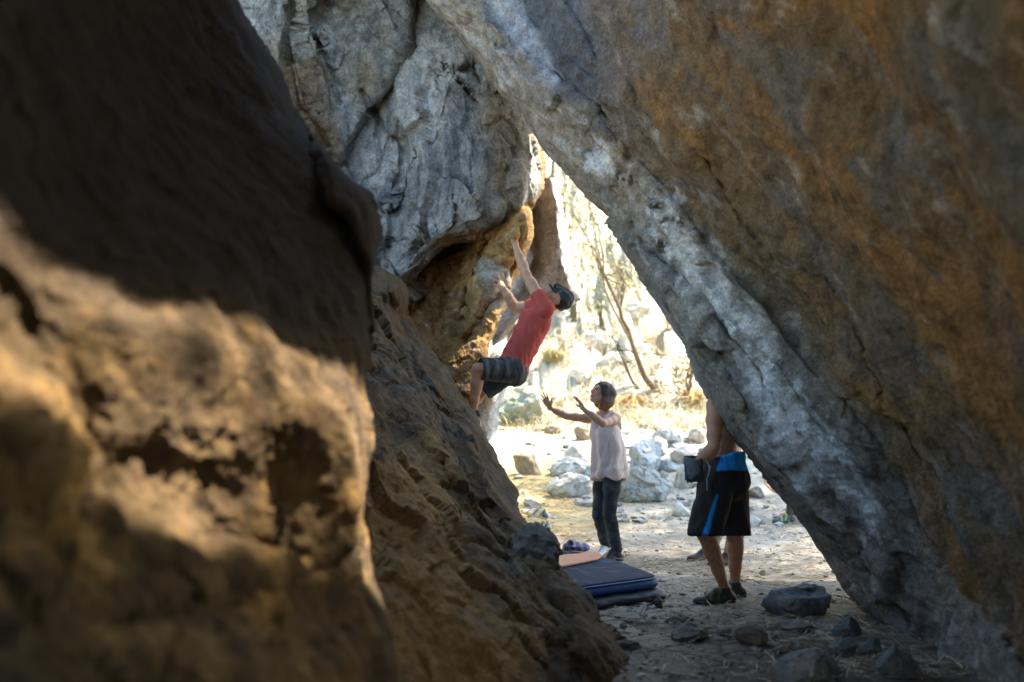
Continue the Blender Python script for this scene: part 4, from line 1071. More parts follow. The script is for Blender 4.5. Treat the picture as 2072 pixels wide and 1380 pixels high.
# ------------------------------------------------------------------ the climber
def climber():
    J = dict(hipL=P(1037, 749, 8.88), hipR=P(1029, 751, 9.12), kneeL=P(967, 747, 8.76), kneeR=P(974, 792, 9.10), ankL=P(957, 838, 8.86), ankR=P(940, 835, 9.20),
             shL=P(1103, 622, 8.86), shR=P(1088, 618, 9.16), elL=P(1062, 553, 8.92), elR=P(1040, 624, 9.28), wrL=P(1043, 498, 9.02), wrR=P(1019, 583, 9.28),
             head=P(1127, 606, 9.00))
    J['hf'] = unit(V3(-0.72, -0.22, 0.62)); J['hu'] = unit(V3(0.62, -0.10, 0.75)); J['hu'] = unit(J['hu'] - (J['hu'] @ J['hf']) * J['hf'])
    hL = P(1036, 470, O.depth_at(1038, 466) - 0.02); hR = P(1008, 566, O.depth_at(1006, 564) - 0.03)
    J['wrL'] = P(1043, 498, hL[1] - 0.05); J['wrR'] = P(1019, 584, hR[1] - 0.07)
    J['elL'] = P(1064, 555, (J['shL'][1] + J['wrL'][1]) / 2 - 0.03); J['elR'] = P(1042, 624, (J['shR'][1] + J['wrR'][1]) / 2 + 0.06)
    hip0 = (J['hipL'] + J['hipR']) / 2; sh0 = (J['shL'] + J['shR']) / 2
    J['bend'] = V3(0.02, 0, -0.01)
    skin = (0.50, 0.28, 0.17)
    lo, hi = box_of(J, 0.22)
    f = Field(lo, hi, 0.0058)
    T = torso_shape(f, J, 0.98, 0.0)
    nb = T['sh'] + T['up'] * 0.03
    f.cap(nb, J['head'] - J['hf'] * 0.02 - J['hu'] * 0.04, 0.058, 0.055, 0.025)
    for q in 'LR':
        limb_arm(f, J['sh' + q], J['el' + q], J['wr' + q], 1.16)
        f.cap(T['sh'] + T['up'] * 0.03, J['sh' + q], 0.045, 0.045, 0.03)
        limb_leg(f, J['hip' + q], J['knee' + q], J['ank' + q], 1.0, 1.0, V3(0.9, 0, 0.1))
    hand(f, J['wrL'], hL - J['wrL'] + V3(0, -0.01, 0.05), V3(-0.55, 0.85, -0.05), V3(0.3, 0.9, 0.0), (0.55, 0.5, 0.5, 0.5), 0.04, 0.3, 0.98)
    hand(f, J['wrR'], hR - J['wrR'] + V3(0, 0, 0.03), V3(-0.7, 0.7, -0.3), V3(-0.2, -0.9, 0.2), (0.65, 0.7, 0.75, 0.8), 0.03, 0.4, 1.0)
    H = head_shape(f, J['head'], J['hf'], J['hu'], 1.0, 0.0)
    V, F = f.mesh(); V = relax(V, F, 1, 0.4)
    c = skin_cols(V, skin, H, 1.0)
    b = mesh_obj('person', V, F, M_SKIN, None, c, origin=J['ankL'] - V3(0, 0, 0.08))
    tag(b, 'climber in red t-shirt, grey shorts and dark cap hanging from the rock wall', 'person')
    add_eyes(b, H)
    up, L, hip, sh = T['up'], T['L'], T['hip'], T['sh']
    # t-shirt
    f = Field(lo, hi, 0.0058)
    torso_shape(f, J, 1.0, 0.0, 0.014, 0.045)
    f.cap(hip + up * 0.02, hip + up * L * 0.6, 0.165, 0.168, 0.04, flat=T['fc'], ratio=0.76)
    for q in 'LR':
        a, e = J['sh' + q], J['el' + q]
        f.cap(a - (e - a) * 0.05, a + (e - a) * 0.42, 0.074, 0.068, 0.03)
        f.cut(hip + up * 0.045, -up)
        d = unit(e - a)
    # sleeve ends
    for q in 'LR':
        a, e = J['sh' + q], J['el' + q]; d = unit(e - a)
        f.cap(a + (e - a) * 0.36 + d * 0.09, a + (e - a) * 0.36 + d * 0.30, 0.09, 0.09, 0.004, sub=True)
    f.ell(sh + up * 0.10 - T['fc'] * -0.01, (0.068, 0.075, 0.075), (T['lc'], T['fc'], up), 0.01, sub=True)
    V, F = f.mesh(); V = relax(V, F, 2)
    n = vnorm(V, F)
    hh = (V - hip) @ up / L
    dg = V @ unit(up * 0.8 + T['lc'] * 0.5); dg2 = V @ unit(T['fc'] - up * 0.4)
    V = V + n * (0.016 * fbm(np.stack([dg * 5, dg2 * 16, V[:, 1] * 6], 1), 3, 0.5, ridged=True) * sst(1.2, 0.5, hh) + 0.004 * fbm(V * 14, 3))[:, None]
    c = np.tile(np.array([0.47, 0.095, 0.08]), (len(V), 1)) * (1 + 0.30 * fbm(V * 7, 4))[:, None]
    mesh_obj('shirt', V, F, M_CLOTH, b, c)
    # shorts
    f = Field(lo, hi, 0.0058)
    torso_shape(f, J, 1.0, 0.0, 0.012)
    f.cut(hip + up * 0.09, up)
    for q in 'LR':
        f.path([J['hip' + q], J['hip' + q] + (J['knee' + q] - J['hip' + q]) * 0.86], [0.112, 0.098], 0.03)
        d = unit(J['knee' + q] - J['hip' + q])
        f.cap(J['hip' + q] + (J['knee' + q] - J['hip' + q]) * 0.80 + d * 0.12, J['knee' + q] + d * 0.16, 0.12, 0.12, 0.004, sub=True)
    V, F = f.mesh(); V = relax(V, F, 2)
    n = vnorm(V, F)
    dl = unit(J['kneeL'] - J['hipL'])
    al = (V - J['hipL']) @ dl
    V = V + n * (0.008 * fbm(np.stack([al * 18, V[:, 1] * 8, V[:, 2] * 8], 1), 3, 0.5, ridged=True))[:, None]
    st = fbm(np.stack([al * 26, V[:, 1] * 5, V[:, 2] * 5], 1) + 5, 3)
    c = np.tile(np.array([0.045, 0.055, 0.062]), (len(V), 1))
    near = sst(0.02, -0.03, V[:, 1] - (J['hipL'][1] + 0.10))
    c = mixc(c, [0.18, 0.165, 0.155], sst(-0.1, 0.4, st) * near * 0.75)
    mesh_obj('shorts', V, F, M_CLOTH, b, c)
    # flat cap with a short brim
    pt = H['pt']; Ax = (H['fw'], H['lf'], H['up'])
    f = Field(J['head'] - 0.22, J['head'] + 0.22, 0.005)
    f.ell(pt(-0.018, 0, 0.052), (0.112, 0.094, 0.078), Ax, 0.02)
    f.ell(pt(-0.055, 0, 0.010), (0.078, 0.086, 0.075), Ax, 0.03)
    f.cap(pt(0.07, 0, 0.085), pt(-0.06, 0, 0.10), 0.040, 0.045, 0.03, flat=H['up'], ratio=0.8)
    f.cut(pt(0.0, 0, 0.034), -H['up'] + H['fw'] * 0.35)
    V, F = f.mesh(); V = relax(V, F, 2)
    n = vnorm(V, F); V = V + n * (0.004 * np.sin(np.arctan2((V - J['head']) @ H['lf'], (V - J['head']) @ H['up']) * 12))[:, None]
    r = (V - J['head']) @ H['lf']
    c = mixc(np.tile(np.array([0.045, 0.055, 0.06]), (len(V), 1)), [0.14, 0.15, 0.15], sst(0.3, 0.9, np.sin(r * 190 + 2 * fbm(V * 20, 2))) * 0.6)
    cap = mesh_obj('cap', V, F, M_CLOTH, b, c)
    f = Field(J['head'] - 0.22, J['head'] + 0.24, 0.004)
    f.ell(pt(0.088, 0, 0.045), (0.070, 0.078, 0.012), (unit(H['fw'] * 0.93 - H['up'] * -0.22), H['lf'], unit(H['up'] * 0.93 - H['fw'] * 0.22)), 0.004)
    V, F = f.mesh(); V = relax(V, F, 1)
    mesh_obj('brim', V, F, M_CLOTH, cap, np.tile(np.array([0.04, 0.055, 0.055]), (len(V), 1)))
    # short dark hair below the cap
    f = Field(J['head'] - 0.22, J['head'] + 0.22, 0.005)
    f.ell(pt(-0.030, 0, 0.0), (0.092, 0.082, 0.085), Ax, 0.02)
    f.cut(pt(-0.0, 0, 0), H['fw'] - H['up'] * 0.25); f.cut(pt(-0.03, 0, -0.062), -H['up'])
    V, F = f.mesh(); V = relax(V, F, 1)
    V = V + vnorm(V, F) * (0.004 * fbm(V * 60, 2))[:, None]
    mesh_obj('hair', V, F, M_HAIR, b, np.tile(np.array([0.018, 0.014, 0.012]), (len(V), 1)))
    add_shoe(b, J['ankL'], J['ankL'] + V3(-0.17, 0.06, -0.06), unit(V3(-0.15, 0, 1)), (0.06, 0.07, 0.06), (0.03, 0.03, 0.03), s=0.95)
    add_shoe(b, J['ankR'], J['ankR'] + V3(-0.17, 0.06, -0.06), unit(V3(-0.15, 0, 1)), (0.06, 0.07, 0.06), (0.03, 0.03, 0.03), s=0.95)
    return b

# ------------------------------------------------------------------ shirtless man with the chalk bag
def chalk_man():
    J = dict(hipL=P(1452, 966, 6.66), hipR=P(1476, 962, 6.86), kneeL=P(1427, 1080, 6.56), kneeR=P(1486, 1078, 6.86), ankL=P(1467, 1192, 6.70), ankR=P(1488, 1190, 6.94),
             shL=P(1447, 822, 6.60), shR=P(1492, 812, 6.92), elL=P(1444, 908, 6.44), elR=P(1470, 900, 7.05), wrL=P(1411, 938, 6.46), wrR=P(1428, 925, 6.95), head=P(1455, 745, 6.78))
    J['hf'] = unit(V3(-0.95, 0.1, -0.25)); J['hu'] = unit(V3(-0.2, 0, 1)); J['hu'] = unit(J['hu'] - (J['hu'] @ J['hf']) * J['hf'])
    J['ankL'][2] = 0.095; J['ankR'][2] = 0.095
    J['bend'] = V3(-0.01, 0, 0)
    skin = (0.46, 0.24, 0.14)
    lo, hi = box_of(J, 0.22); lo[2] = -0.03
    f = Field(lo, hi, 0.0055)
    T = torso_shape(f, J, 0.98, 0.0); neck_shape(f, J, T, 1.0)
    for q in 'LR':
        limb_arm(f, J['sh' + q], J['el' + q], J['wr' + q], 1.04)
        limb_leg(f, J['hip' + q], J['knee' + q], J['ank' + q], 1.0, 1.0, V3(0.95, 0.1, 0))
    hand(f, J['wrL'], V3(-0.4, 0.1, -0.9), V3(0.3, 0.95, 0), V3(-0.8, -0.1, 0.3), (0.5, 0.5, 0.5, 0.5), 0.03, 0.3)
    hand(f, J['wrR'], V3(-0.7, -0.5, -0.4), V3(0.2, -0.9, 0), V3(-0.3, 0, 0.9), (0.6, 0.6, 0.6, 0.6), 0.03, 0.3)
    f.cap(T['hip'] + T['up'] * 0.08 - T['fc'] * 0.125, T['sh'] - T['fc'] * 0.135, 0.013, 0.013, 0.03, sub=True)     # furrow of the spine
    H = head_shape(f, J['head'], J['hf'], J['hu'])
    for q in 'LR': foot_shape(f, J['ank' + q], J['ank' + q] + V3(-0.19, -0.03, -0.09), UPZ, 0.95)
    V, F = f.mesh(); V = relax(V, F, 1, 0.4)
    c = skin_cols(V, skin, H)
    legs = sst(0.50, 0.40, V[:, 2]); c = mixc(c, [0.20, 0.105, 0.06], legs * sst(-0.2, 0.4, fbm(V * (60, 60, 16), 3)) * 0.55)
    b = mesh_obj('person', V, F, M_SKIN, None, c, origin=[(J['ankL'][0] + J['ankR'][0]) / 2, (J['ankL'][1] + J['ankR'][1]) / 2, 0])
    tag(b, 'shirtless man in black and blue board shorts standing with one hand in his chalk bag', 'person')
    add_eyes(b, H)
    up, L, hip = T['up'], T['L'], T['hip']
    # board shorts
    f = Field(lo, hi, 0.0055)
    f.cap(hip + up * 0.13, hip - up * 0.02, 0.158, 0.170, 0.02, flat=T['fh'], ratio=0.80)
    f.ell(hip - T['fh'] * 0.05 - UPZ * 0.02, (0.16, 0.115, 0.13), (T['lh'], T['fh'], up), 0.03)
    for q, hem in (('L', 0.505), ('R', 0.535)):
        h_, k_ = J['hip' + q], J['knee' + q]
        f.path([h_, h_ + (k_ - h_) * 0.55, h_ + (k_ - h_) * 1.02], [0.112, 0.106, 0.104], 0.010)
    f.cut(hip + up * 0.120 + T['fh'] * 0.0, up + T['fh'] * 0.35)
    f.cut(V3(J['kneeL'][0], J['kneeL'][1], 0.462), V3(0.0, -0.10, -1))
    V, F = f.mesh(); V = relax(V, F, 2)
    n = vnorm(V, F)
    V = V + n * (0.016 * fbm(V * (11, 11, 3.0) + 7, 3, 0.5, ridged=True) * sst(0.5, 0.7, V[:, 2] + 0.2) + 0.004 * fbm(V * (20, 20, 9), 3))[:, None]
    c = np.tile(np.array([0.036, 0.035, 0.034]), (len(V), 1))
    hz = (V - hip) @ up; sidel = (V - hip) @ T['fh']
    blue = np.array([0.03, 0.30, 0.72])
    c = mixc(c, blue, (sst(0.045, 0.052, hz + 0.18 * np.maximum(0, sidel + 0.1)) * sst(-0.025, -0.035, sidel)))
    # slanting stripe down the outer side
    a0, a1 = P(1449, 1000, 6.55), P(1427, 1076, 6.48)
    ab = a1 - a0; t = ((V - a0)[:, [0, 2]] @ ab[[0, 2]]) / (ab[[0, 2]] @ ab[[0, 2]])
    off = np.abs((V - a0)[:, 0] * ab[2] - (V - a0)[:, 2] * ab[0]) / math.hypot(ab[0], ab[2])
    m = sst(0.019, 0.015, off / (0.55 + 0.45 * np.clip(t, 0, 1))) * sst(-0.02, 0.02, t) * (V[:, 1] < J['hipL'][1])
    c = mixc(c, blue, m)
    c = mixc(c, [0.05, 0.045, 0.035], sst(0.2, 0.5, fbm(V * 7, 3)) * 0.5 * (c[:, 2] < 0.1))
    mesh_obj('shorts', V, F, M_CLOTH, b, c)
    # short dark hair
    pt = H['pt']; Ax = (H['fw'], H['lf'], H['up'])
    f = Field(J['head'] - 0.22, J['head'] + 0.22, 0.007)
    f.ell(pt(-0.020, 0, 0.028), (0.103, 0.085, 0.098), Ax, 0.02); f.cut(pt(0.045, 0, 0.03), H['fw'] - H['up'] * 0.4); f.cut(pt(-0.02, 0, -0.05), -H['up'])
    V, F = f.mesh(); mesh_obj('hair', V, F, M_HAIR, b, np.tile(np.array([0.02, 0.016, 0.013]), (len(V), 1)))
    for q, dy in (('L', -0.03), ('R', 0.0)):
        sh_ = add_shoe(b, J['ank' + q], J['ank' + q] + V3(-0.195, dy, -0.095), UPZ, (0.035, 0.045, 0.036), (0.018, 0.02, 0.02), h=0.005, s=1.0, fat=1.08, cuff=0.012, accent=(0.13, 0.15, 0.05))
    # the chalk bag he holds, with a drawcord
    bt = P(1402, 925, 6.44); bb = P(1406, 972, 6.46); dn = unit(bb - bt); Lb = np.linalg.norm(bb - bt)
    f = Field(bt - 0.16, bb + 0.16, 0.004)
    f.cap(bt + dn * 0.01, bb - dn * 0.03, 0.062, 0.056, 0.01); f.ell(bb - dn * 0.03, (0.058, 0.058, 0.045), None, 0.02)
    f.cap(bt - dn * 0.05, bb - dn * 0.06, 0.054, 0.045, 0.004, sub=True)
    f.cut(bt - dn * 0.006, -dn + V3(0.22, -0.16, 0))
    V, F = f.mesh(); V = relax(V, F, 1); V = V + vnorm(V, F) * (0.004 * fbm(V * 18, 3))[:, None]
    c = np.tile(np.array([0.055, 0.075, 0.095]), (len(V), 1)); c = mixc(c, [0.25, 0.29, 0.31], sst(0.05, 0.35, fbm(V * 9 + 2, 4)) * 0.7)
    cb = mesh_obj('chalk_bag', V, F, M_CLOTH, None, c)
    tag(cb, "grey-blue cylindrical chalk bag round the shirtless man's hand", 'chalk bag')
    f = Field(bt - 0.25, bb + 0.25, 0.004)
    p0 = bt + V3(0.062, -0.02, -0.01)
    f.path([p0, p0 + V3(0.03, -0.01, -0.03), p0 + V3(0.035, -0.01, -0.08), p0 + V3(0.02, -0.01, -0.13), p0 + V3(0.022, 0, -0.20)], [0.004] * 5, 0.003)
    f.path([p0, p0 + V3(0.045, 0.0, -0.05), p0 + V3(0.03, 0.0, -0.11)], [0.004] * 3, 0.003)
    V, F = f.mesh(); mesh_obj('drawcord', V, F, M_CLOTH, cb, np.tile(np.array([0.55, 0.55, 0.52]), (len(V), 1)))
    return b

# ------------------------------------------------------------------ man in khaki trousers half hidden behind them
def khaki_man():
    J = dict(hipL=P(1478, 960, 8.70), hipR=P(1470, 958, 8.95), kneeL=P(1494, 1058, 8.62), kneeR=P(1452, 1062, 8.95), ankL=P(1480, 1132, 8.70), ankR=P(1436, 1122, 9.06),
             shL=P(1484, 838, 8.68), shR=P(1476, 838, 9.04), elL=P(1490, 900, 8.66), elR=P(1470, 900, 9.1), wrL=P(1478, 950, 8.60), wrR=P(1462, 948, 9.05), head=P(1478, 782, 8.86))
    J['hf'] = unit(V3(-1, -0.1, 0.1)); J['hu'] = V3(0.1, 0, 1); J['hu'] = unit(J['hu'] - (J['hu'] @ J['hf']) * J['hf'])
    J['ankL'][2] = 0.10; J['ankR'][2] = 0.10
    lo, hi = box_of(J, 0.22); lo[2] = -0.03
    f = Field(lo, hi, 0.009)
    T = torso_shape(f, J, 0.95); neck_shape(f, J, T)
    for q in 'LR':
        limb_arm(f, J['sh' + q], J['el' + q], J['wr' + q]); limb_leg(f, J['hip' + q], J['knee' + q], J['ank' + q])
        hand(f, J['wr' + q], V3(-0.3, -0.1, -0.9), V3(0.9, 0, -0.3), V3(-0.2, -1, 0), (0.3, 0.3, 0.3, 0.3), 0.05)
    H = head_shape(f, J['head'], J['hf'], J['hu'])
    V, F = f.mesh(); V = relax(V, F, 1)
    b = mesh_obj('person', V, F, M_SKIN, None, skin_cols(V, (0.40, 0.22, 0.13), H), origin=[J['hipL'][0], J['hipL'][1], 0])
    tag(b, 'person in khaki trousers and red shoes standing hidden behind the shirtless man', 'person')
    f = Field(lo, hi, 0.009); torso_shape(f, J, 0.95, 0, 0.012); f.cut(T['hip'] + T['up'] * 0.03, -T['up'])
    V, F = f.mesh(); mesh_obj('shirt', V, F, M_CLOTH, b, np.tile(np.array([0.12, 0.13, 0.14]), (len(V), 1)))
    f = Field(lo, hi, 0.007); torso_shape(f, J, 0.95, 0, 0.006); f.cut(T['hip'] + T['up'] * 0.08, T['up'])
    for q in 'LR':
        limb_leg(f, J['hip' + q], J['knee' + q], J['ank' + q], 1.1, 1.1); f.cap(J['knee' + q], J['ank' + q], 0.07, 0.06, 0.03)
    f.cut(V3(0, 0, 0.10), -UPZ)
    V, F = f.mesh(); V = garment(relax(V, F, 1), F, 0.006, 16, 4)
    mesh_obj('trousers', V, F, M_CLOTH, b, np.tile(np.array([0.25, 0.215, 0.135]), (len(V), 1)) * (1 + 0.3 * fbm(V * 9, 3))[:, None])
    f = Field(J['head'] - 0.22, J['head'] + 0.22, 0.008); f.ell(H['pt'](-0.025, 0, 0.035), (0.10, 0.086, 0.095), (H['fw'], H['lf'], H['up']), 0.02)
    V, F = f.mesh(); mesh_obj('hair', V, F, M_HAIR, b, np.tile(np.array([0.02, 0.016, 0.013]), (len(V), 1)))
    for q in 'LR': add_shoe(b, J['ank' + q], J['ank' + q] + V3(-0.20, -0.06, -0.10), UPZ, (0.13, 0.045, 0.045), (0.02, 0.04, 0.06), h=0.008, fat=1.1, accent=(0.04, 0.06, 0.08))

# ------------------------------------------------------------------ seated climber behind the leaning boulder
def seated():
    d = 11.5
    J = dict(hipL=P(1665, 1030, d - 0.1), hipR=P(1660, 1026, d + 0.22), kneeL=P(1612, 985, d - 0.15), kneeR=P(1615, 982, d + 0.3), ankL=P(1596, 1044, d - 0.1), ankR=P(1604, 1036, d + 0.35),
             shL=P(1655, 935, d - 0.15), shR=P(1648, 932, d + 0.28), elL=P(1612, 1000, d - 0.28), elR=P(1610, 972, d + 0.2), wrL=P(1566, 992, d - 0.3), wrR=P(1590, 968, d), head=P(1640, 884, d + 0.05))
    J['hf'] = unit(V3(-1, -0.1, 0.1)); J['hu'] = unit(V3(0.1, 0, 1))
    lo, hi = box_of(J, 0.24)
    f = Field(lo, hi, 0.009)
    T = torso_shape(f, J, 0.95); neck_shape(f, J, T)
    for q in 'LR': limb_arm(f, J['sh' + q], J['el' + q], J['wr' + q]); limb_leg(f, J['hip' + q], J['knee' + q], J['ank' + q])
    hand(f, J['wrL'], V3(-0.75, 0.0, 0.62), V3(0.4, -0.5, 0.7), V3(-0.4, -0.5, -0.5), (0.35, 0.4, 0.4, 0.4), 0.12, 0.1, 1.05)
    hand(f, J['wrR'], V3(-0.8, 0, -0.5), V3(0, 0, -1), V3(0, -1, 0), (0.4, 0.4, 0.4, 0.4), 0.08)
    H = head_shape(f, J['head'], J['hf'], J['hu'])
    V, F = f.mesh(); V = relax(V, F, 1)
    gz = float(ground_z(J['hipL'][0], J['hipL'][1]))
    b = mesh_obj('person', V, F, M_SKIN, None, skin_cols(V, (0.42, 0.24, 0.16), H), origin=[J['hipL'][0], J['hipL'][1], gz])
    tag(b, 'seated person behind the leaning boulder of whom only a raised hand and one foot show', 'person')
    f = Field(lo, hi, 0.010); torso_shape(f, J, 0.95, 0, 0.015); f.cut(T['hip'], -T['up'])
    V, F = f.mesh(); mesh_obj('shirt', V, F, M_CLOTH, b, np.tile(np.array([0.10, 0.11, 0.09]), (len(V), 1)))
    f = Field(lo, hi, 0.010); torso_shape(f, J, 0.95, 0, 0.006); f.cut(T['hip'] + T['up'] * 0.08, T['up'])
    for q in 'LR': limb_leg(f, J['hip' + q], J['knee' + q], J['ank' + q], 1.12, 1.12)
    V, F = f.mesh(); mesh_obj('trousers', V, F, M_CLOTH, b, np.tile(np.array([0.07, 0.065, 0.05]), (len(V), 1)))
    f = Field(J['head'] - 0.22, J['head'] + 0.22, 0.009); f.ell(H['pt'](-0.025, 0, 0.035), (0.10, 0.086, 0.095), (H['fw'], H['lf'], H['up']), 0.02)
    V, F = f.mesh(); mesh_obj('hair', V, F, M_HAIR, b, np.tile(np.array([0.02, 0.016, 0.013]), (len(V), 1)))
    for q in 'LR': add_shoe(b, J['ank' + q], J['ank' + q] + V3(-0.20, -0.06, -0.08), UPZ, (0.03, 0.05, 0.06), (0.03, 0.03, 0.03), h=0.009, accent=(0.25, 0.32, 0.05))

woman(); climber(); chalk_man(); khaki_man(); seated()
# ================================================================== LOOSE STONES
def icosphere(n):
    bm = bmesh.new(); bmesh.ops.create_icosphere(bm, subdivisions=n, radius=1.0)
    v = np.array([p.co[:] for p in bm.verts]); f = [tuple(q.index for q in p.verts) for p in bm.faces]; bm.free()
    return v, f
_IV, _IF = icosphere(6); _SV, _SF = icosphere(4)

def stone(name, loc, size, seed, col=GREY, rz=0.0, tilt=(0, 0), angular=0.8, sink=0.22, spots=0.3, small=False, col2=None):
    """a faceted, broken stone: a rounded convex block cut by random planes, then roughened"""
    r = np.random.RandomState(seed)
    v, fc = (_SV, _SF) if small else (_IV, _IF)
    nP = 9
    N = r.normal(size=(nP, 3)); N /= np.linalg.norm(N, axis=1)[:, None]
    h = r.uniform(0.50, 0.92, nP)
    t = v @ N.T
    rad = np.min(np.where(t > 0.05, h[None] / np.maximum(t, 0.05), 9), axis=1)
    rad = np.minimum(rad, 1.05)
    rad = rad * angular + (1 - angular) * 0.9
    p = v * rad[:, None]
    p = p / np.abs(p).max(0)
    p = p * np.array(size) / 2
    s = max(size)
    p = p + v * (0.05 * s * facets(p / s * 4.5 + seed, seed, 0.5)[0] + 0.035 * s * fbm(p / s * 3 + seed, 4) + 0.022 * s * fbm(p / s * 11 + seed, 4, 0.6))[:, None]
    for ax_, a in ((0, tilt[0]), (1, tilt[1])):
        c, n = math.cos(a), math.sin(a); o = [i for i in (0, 1, 2) if i != ax_]
        x, y = p[:, o[0]].copy(), p[:, o[1]].copy(); p[:, o[0]] = x * c - y * n; p[:, o[1]] = x * n + y * c
    c, n = math.cos(rz), math.sin(rz); x, y = p[:, 0].copy(), p[:, 1].copy(); p[:, 0] = x * c - y * n; p[:, 1] = x * n + y * c
    p[:, 2] -= p[:, 2].min() + sink * size[2]
    p = p + np.asarray(loc)
    n1 = fbm(p * 6 + seed, 4, 0.6); n2 = fbm(p * 18 + seed, 4, 0.65)
    cc = np.tile(np.array(col, float), (len(p), 1))
    cc = mixc(cc, np.array(col) * 1.35, sst(0.0, 0.35, n1) * 0.7)
    cc = mixc(cc, np.array(col) * 0.4, sst(0.1, 0.4, n2) * spots * 1.6)
    cc = mixc(cc, [0.33, 0.28, 0.21], sst(0.1, 0.4, fbm(p * 9 + seed + 5, 4)) * 0.5)
    if col2 is not None: cc = mixc(cc, col2, sst(0.05, 0.25, n1 + 0.5 * n2) * 0.8)
    return mesh_obj(name, p, fc, M_STONE, None, np.clip(cc, 0.01, 0.8), origin=np.asarray(loc, float))

LG = (0.36, 0.36, 0.34); BG = (0.27, 0.29, 0.30); TN = (0.34, 0.29, 0.23); DK = (0.10, 0.11, 0.11); BRN = (0.19, 0.15, 0.10)
GS = 'stones scattered on the passage floor'
